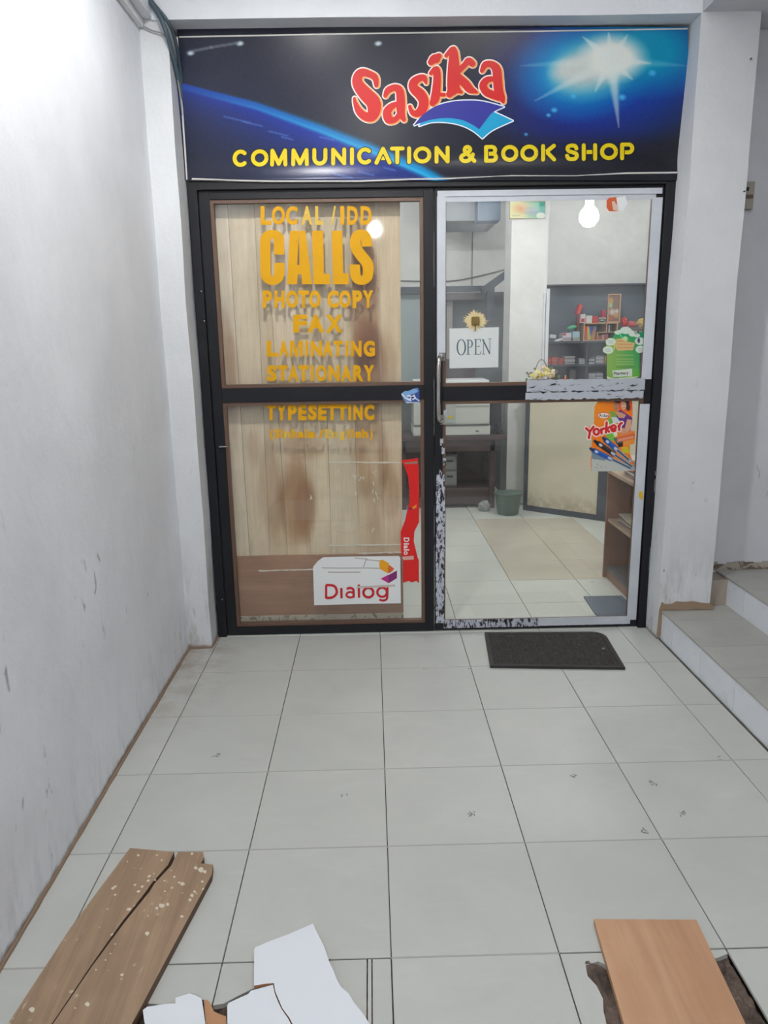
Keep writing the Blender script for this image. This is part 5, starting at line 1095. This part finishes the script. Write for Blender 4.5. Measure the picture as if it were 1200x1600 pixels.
def on_crate(x0, x1, yt, yb, m, name, label, cat, zb=None, tilt=0, Yf=4.23, d=.08):
    return px_box(x0, x1, yt, yb, Yf, d, P_(m), name, label, cat, None, ZC if zb is None else zb, tilt)
o = on_crate(906.5, 915, 491, 505, (214, 206, 208), 'carton', 'white carton with a red front at the left end on the crate', 'box'); o = on_crate(908, 913.6, 497.5, 503, (196, 40, 52), 'carton_label', 'red panel on the white carton front', 'label', ZC+.01, Yf=4.2285, d=.0012)
on_crate(900.5, 907, 476.5, 492, (204, 60, 60), 'carton', 'red and white carton leaning at the top of the left pile', 'box', ZC+.082, .28); on_crate(908.5, 912.5, 475, 491, (70, 60, 96), 'carton', 'dark purple narrow carton behind the leaning red one', 'box', ZC+.082, -.12, 4.27, .05)
on_crate(901.5, 906, 492.5, 510, (140, 56, 66), 'carton', 'dull red carton standing left of the crate', 'box', S1+.135, 0, 4.26, .05)
single('shelf_riser', B(*(lambda a_, b_: (a_.x, b_.x))(PY(900.5, 510, 4.26), PY(906.5, 510, 4.26)), 4.25, 4.33, S1+.12, S1+.1345) if False else B(PY(902, 500, 4.25).x, PY(906, 500, 4.25).x, 4.26, 4.34, S1, S1+.1335, .001), P_((84, 66, 62)), 'dark upright block supporting the dull red carton', 'block')
on_crate(915.6, 925.5, 493.5, 505, (216, 220, 216), 'carton', 'plain white carton in the middle on the crate', 'box'); on_crate(926.2, 934, 494.5, 505, (190, 46, 46), 'carton', 'bright red carton right of the plain white one', 'box')
on_crate(936, 946.5, 497, 505, (206, 204, 196), 'punch', 'white desk punch with a dark lever left of the picture frame', 'stationery'); a = PY(941, 500, 4.222); single('scissors', tube(NB(), [(a.x+.028*math.cos(t)*1.0, 4.222, a.z-.002+.014*math.sin(t)) for t in [k*math.pi/8 for k in range(17)]], .004, 6), P_((30, 34, 40)), 'dark scissor handle leaning on the white punch', 'scissors')
on_crate(940.5, 947, 484.5, 496.5, (176, 40, 62), 'carton', 'crimson carton stacked behind the white punch', 'box', ZC+.046, 0, 4.25, .05)
# framed picture
pt = Paint(949, 969.5, 460.5, 505, .5, (132, 102, 90)); pt.ell(955, 470, 3, 5, (206, 150, 70), 0, .5); pt.ell(954, 477, 3, 4, (150, 200, 150), 0, .5); pt.ell(957, 488, 5, 5, (206, 196, 180), 0, .5); pt.ell(963, 492, 4, 5, (196, 150, 110), 0, .5); pt.ell(954, 497, 4, 4, (186, 110, 70), 0, .5); pt.ell(964, 486, 3, 3, (190, 196, 190), 0, .5)
pf = thing('framed_picture', 'tall narrow wood-framed picture standing on the display crate', 'picture', (2.33, 4.24, ZC)); pt.mesh('print', 4.238, PRINT, pf)
a, b = PY(948, 506, 4.24), PY(970.5, 459, 4.24); t_ = .011
for q_ in ((a.x, a.x+t_, ZC, b.z), (b.x-t_, b.x, ZC, b.z), (a.x+t_, b.x-t_, b.z-t_, b.z), (a.x+t_, b.x-t_, ZC, ZC+t_)): K_(q_[0], q_[1], 4.23, 4.25, q_[2], q_[3], 'frame_bar', CRATEW, pf)
K_(a.x+t_*.8, b.x-t_*.8, 4.24, 4.248, ZC+.004, b.z-.004, 'backing', P_((110, 84, 70)), pf)
# right end: ledge with bags
LZ = S1+.115; lg = thing('display_riser', 'brown display riser at the right end of the top shelf', 'riser', (2.56, 4.25, S1)); xa, xb = PY(969, 510, 4.2).x, PY(1013, 510, 4.2).x
K_(xa, xb, 4.20, 4.38, LZ-.012, LZ, 'board', P_((128, 108, 96)), lg); K_(xa, xa+.01, 4.21, 4.37, S1, LZ-.012, 'support', P_((128, 108, 96)), lg); K_(xb-.01, xb, 4.21, 4.37, S1, LZ-.012, 'support', P_((128, 108, 96)), lg)
def lump(x0, x1, yt, yb, rgb, name, label, cat, seed):
    a, b = PY(x0, yb, 4.27), PY(x1, yt, 4.27); bm = NB(); bmesh.ops.create_icosphere(bm, subdivisions=3, radius=1); w, h_ = (b.x-a.x)/2, (b.z-a.z)/2
    for v in bm.verts: v.co = Vector((v.co.x*w, v.co.y*.04, v.co.z*h_))*(1+.3*mnoise.noise(v.co*2.2+Vector((seed, 0, 0))))
    zmin = min(v.co.z for v in bm.verts); bmesh.ops.translate(bm, verts=bm.verts, vec=((a.x+b.x)/2, 4.27, LZ+.0005-zmin)); return single(name, bm, P_(rgb, .35), label, cat)
lump(970.5, 980, 490, 508, (206, 50, 44), 'gift_bag', 'bright red glossy packet right of the picture frame', 'packet', 1); lump(979, 995, 498, 508, (206, 92, 92), 'gift_bag', 'pinkish-red soft packet beside the bright red one', 'packet', 2); lump(995, 1011, 494, 508, (206, 178, 96), 'gift_bag', 'yellow soft packet at the right end of the top shelf', 'packet', 3)
for k in range(4): px_box(968+k*10, 976+k*10, 518, 533, 4.24, .1, P_([(196, 184, 166), (176, 150, 130), (206, 204, 196), (150, 140, 130)][k]), 'carton', ['cream', 'tan', 'white', 'grey-brown'][k]+' carton under the brown display riser', 'box', zbase=S1)
# left: dark open cabinet, pale wall panels, cable, stringer
LC = thing('back_cabinet', 'long dark cabinet with a heavy top rail left of the pillar', 'cabinet', (.2, 4.35, 0)); DK = P_((70, 76, 84)); 
obj('top_rail', B(-.9, 1.15, 4.20, 4.26, 1.875, 1.925, .003), P_((74, 82, 92)), LC); obj('back_panel', B(.56, 1.30, 4.42, 4.44, 0, 1.88), P_((92, 100, 104)), LC); obj('back_panel', B(-.9, .55, 4.30, 4.32, 1.04, 1.875), P_((158, 172, 174)), LC)
obj('back_panel', B(-.9, .55, 4.30, 4.32, 0, 1.0), P_((96, 102, 100)), LC); obj('shelf_board', B(-.9, .55, 4.22, 4.32, 1.0, 1.03, .002), P_((112, 110, 108)), LC); obj('rail', B(.56, 1.06, 4.21, 4.24, 1.80, 1.855, .002), P_((88, 80, 84)), LC); obj('post', B(.57, .64, 4.20, 4.25, 0, 1.80, .002), P_((110, 100, 104)), LC); obj('post', B(.72, .78, 4.30, 4.34, .9, 1.80, .002), P_((150, 150, 148)), LC)
obj('lower_panel', B(.60, 1.0, 4.24, 4.26, .6, 1.25, .002), P_((72, 62, 66)), LC)
single('stair_beam', prism(NB(), [Vector((x, 4.16, z)) for x, z in ((1.03, 1.90), (1.30, 2.085), (1.30, 2.01), (1.16, 1.905), (1.16, 1.60), (1.09, 1.60), (1.09, 1.875), (1.04, 1.86))], (0, .06, 0)), P_((78, 86, 98)), 'dark slanting beam above the back cabinet beside the pillar', 'beam')
single('wall_cable', tube(NB(), smooth_path([(-.3, 4.585, 2.03), (.3, 4.585, 2.01), (.75, 4.585, 2.0), (1.0, 4.585, 2.03), (1.45, 4.585, 2.13)], 6), .005, 6), P_((120, 122, 122)), 'thin cable sagging across the pale back wall of the shop', 'cable')
st('trim_4', B(1.00, 1.008, 4.592, 4.601, 1.9, 2.8), P_((110, 112, 112)))
# ------------------------------------------------------------------ lamps
def lamp(loc, strength, label, drop=.0, R_=.05, added_lampshade=False, col=(1., .985, .955)):
    L = thing('lamp', label, 'lamp', (loc[0], loc[1], loc[2]))
    bm = NB(); lathe(bm, [(0, 0), (R_*.55, R_*.15), (R_*.95, R_*.65), (R_, R_*1.1), (R_*.85, R_*1.6), (R_*.5, R_*2.), (R_*.42, R_*2.2)], loc, 20)
    M = mat('glowing_bulb_%d' % int(strength), (255, 255, 255), .5, emit=col, es=strength); obj('bulb', bm, M, L, smooth=True)
    obj('socket', lathe(NB(), [(R_*.4, R_*2.2), (R_*.45, R_*2.25), (R_*.45, R_*3.0), (R_*.25, R_*3.3)], loc, 16), P_((210, 210, 206)), L)
    if added_lampshade:
        obj('added_lampshade', lathe(NB(), [(.165, .0), (.168, .002), (.16, .035), (.11, .10), (.045, .135), (.043, .131), (.106, .096), (.156, .033), (.165, 0)], loc, 36, caps=False), P_((206, 208, 206), .5), L, smooth=True)  # unseen lampshade added to keep direct light off the lintel
    if drop: obj('cord', tube(NB(), [(loc[0], loc[1], loc[2]+R_*3.2), (loc[0], loc[1], loc[2]+R_*3.2+drop)], .003, 6), P_((220, 220, 216)), L)
    return L
lamp((-.30, -1.13, 2.99), FRONT_LAMP, 'bright bulb with an added lampshade under the passage ceiling before the shop', added_lampshade=True)
lamp((.06, -5.0, 2.62), BACK_LAMP, 'bulb hanging further back in the passage', .37)
p = PY(920, 345, 2.0); lamp((p.x, 2.0, p.z-.04), SHOP_LAMP, 'bright bulb hanging inside the shop behind the door', 2.80-p.z-.15, .062)
def fill_tube_lamp(x0, x1, y, z, s, label):
    L = thing('fill_tube_light', label, 'lamp', ((x0+x1)/2, y, z)); obj('fitting', B(x0-.03, x1+.03, y-.025, y+.025, z+.03, z+.065, .003), P_((226, 226, 222)), L)
    obj('tube', tube(NB(), [(x0, y, z+.012), (x1, y, z+.012)], .014, 14), mat('glowing_fill_tube_%d' % int(s), (255, 255, 255), .5, emit=(1., .985, .955), es=s), L, smooth=True)
    for x in (x0-.01, x1): obj('end_cap', B(x, x+.01, y-.018, y+.018, z-.004, z+.031, .002), P_((220, 220, 216)), L)
fill_tube_lamp(-.3, .8, 2.75, 2.735, SHOP_FILL_TUBE, 'added fill tube on the shop ceiling left of the pillar')  # unseen tube added to light the left part of the shop
fill_tube_lamp(1.7, 2.7, 3.5, 2.735, 60., 'added fill tube on the shop ceiling over the wall shelving')  # unseen tube added to brighten the back wall
fill_tube_lamp(.5, 1.25, -2.3, 3.09, FRONT_FILL_TUBE, 'added fill tube on the passage ceiling towards the stairs')  # unseen tube added as fill for the left wall
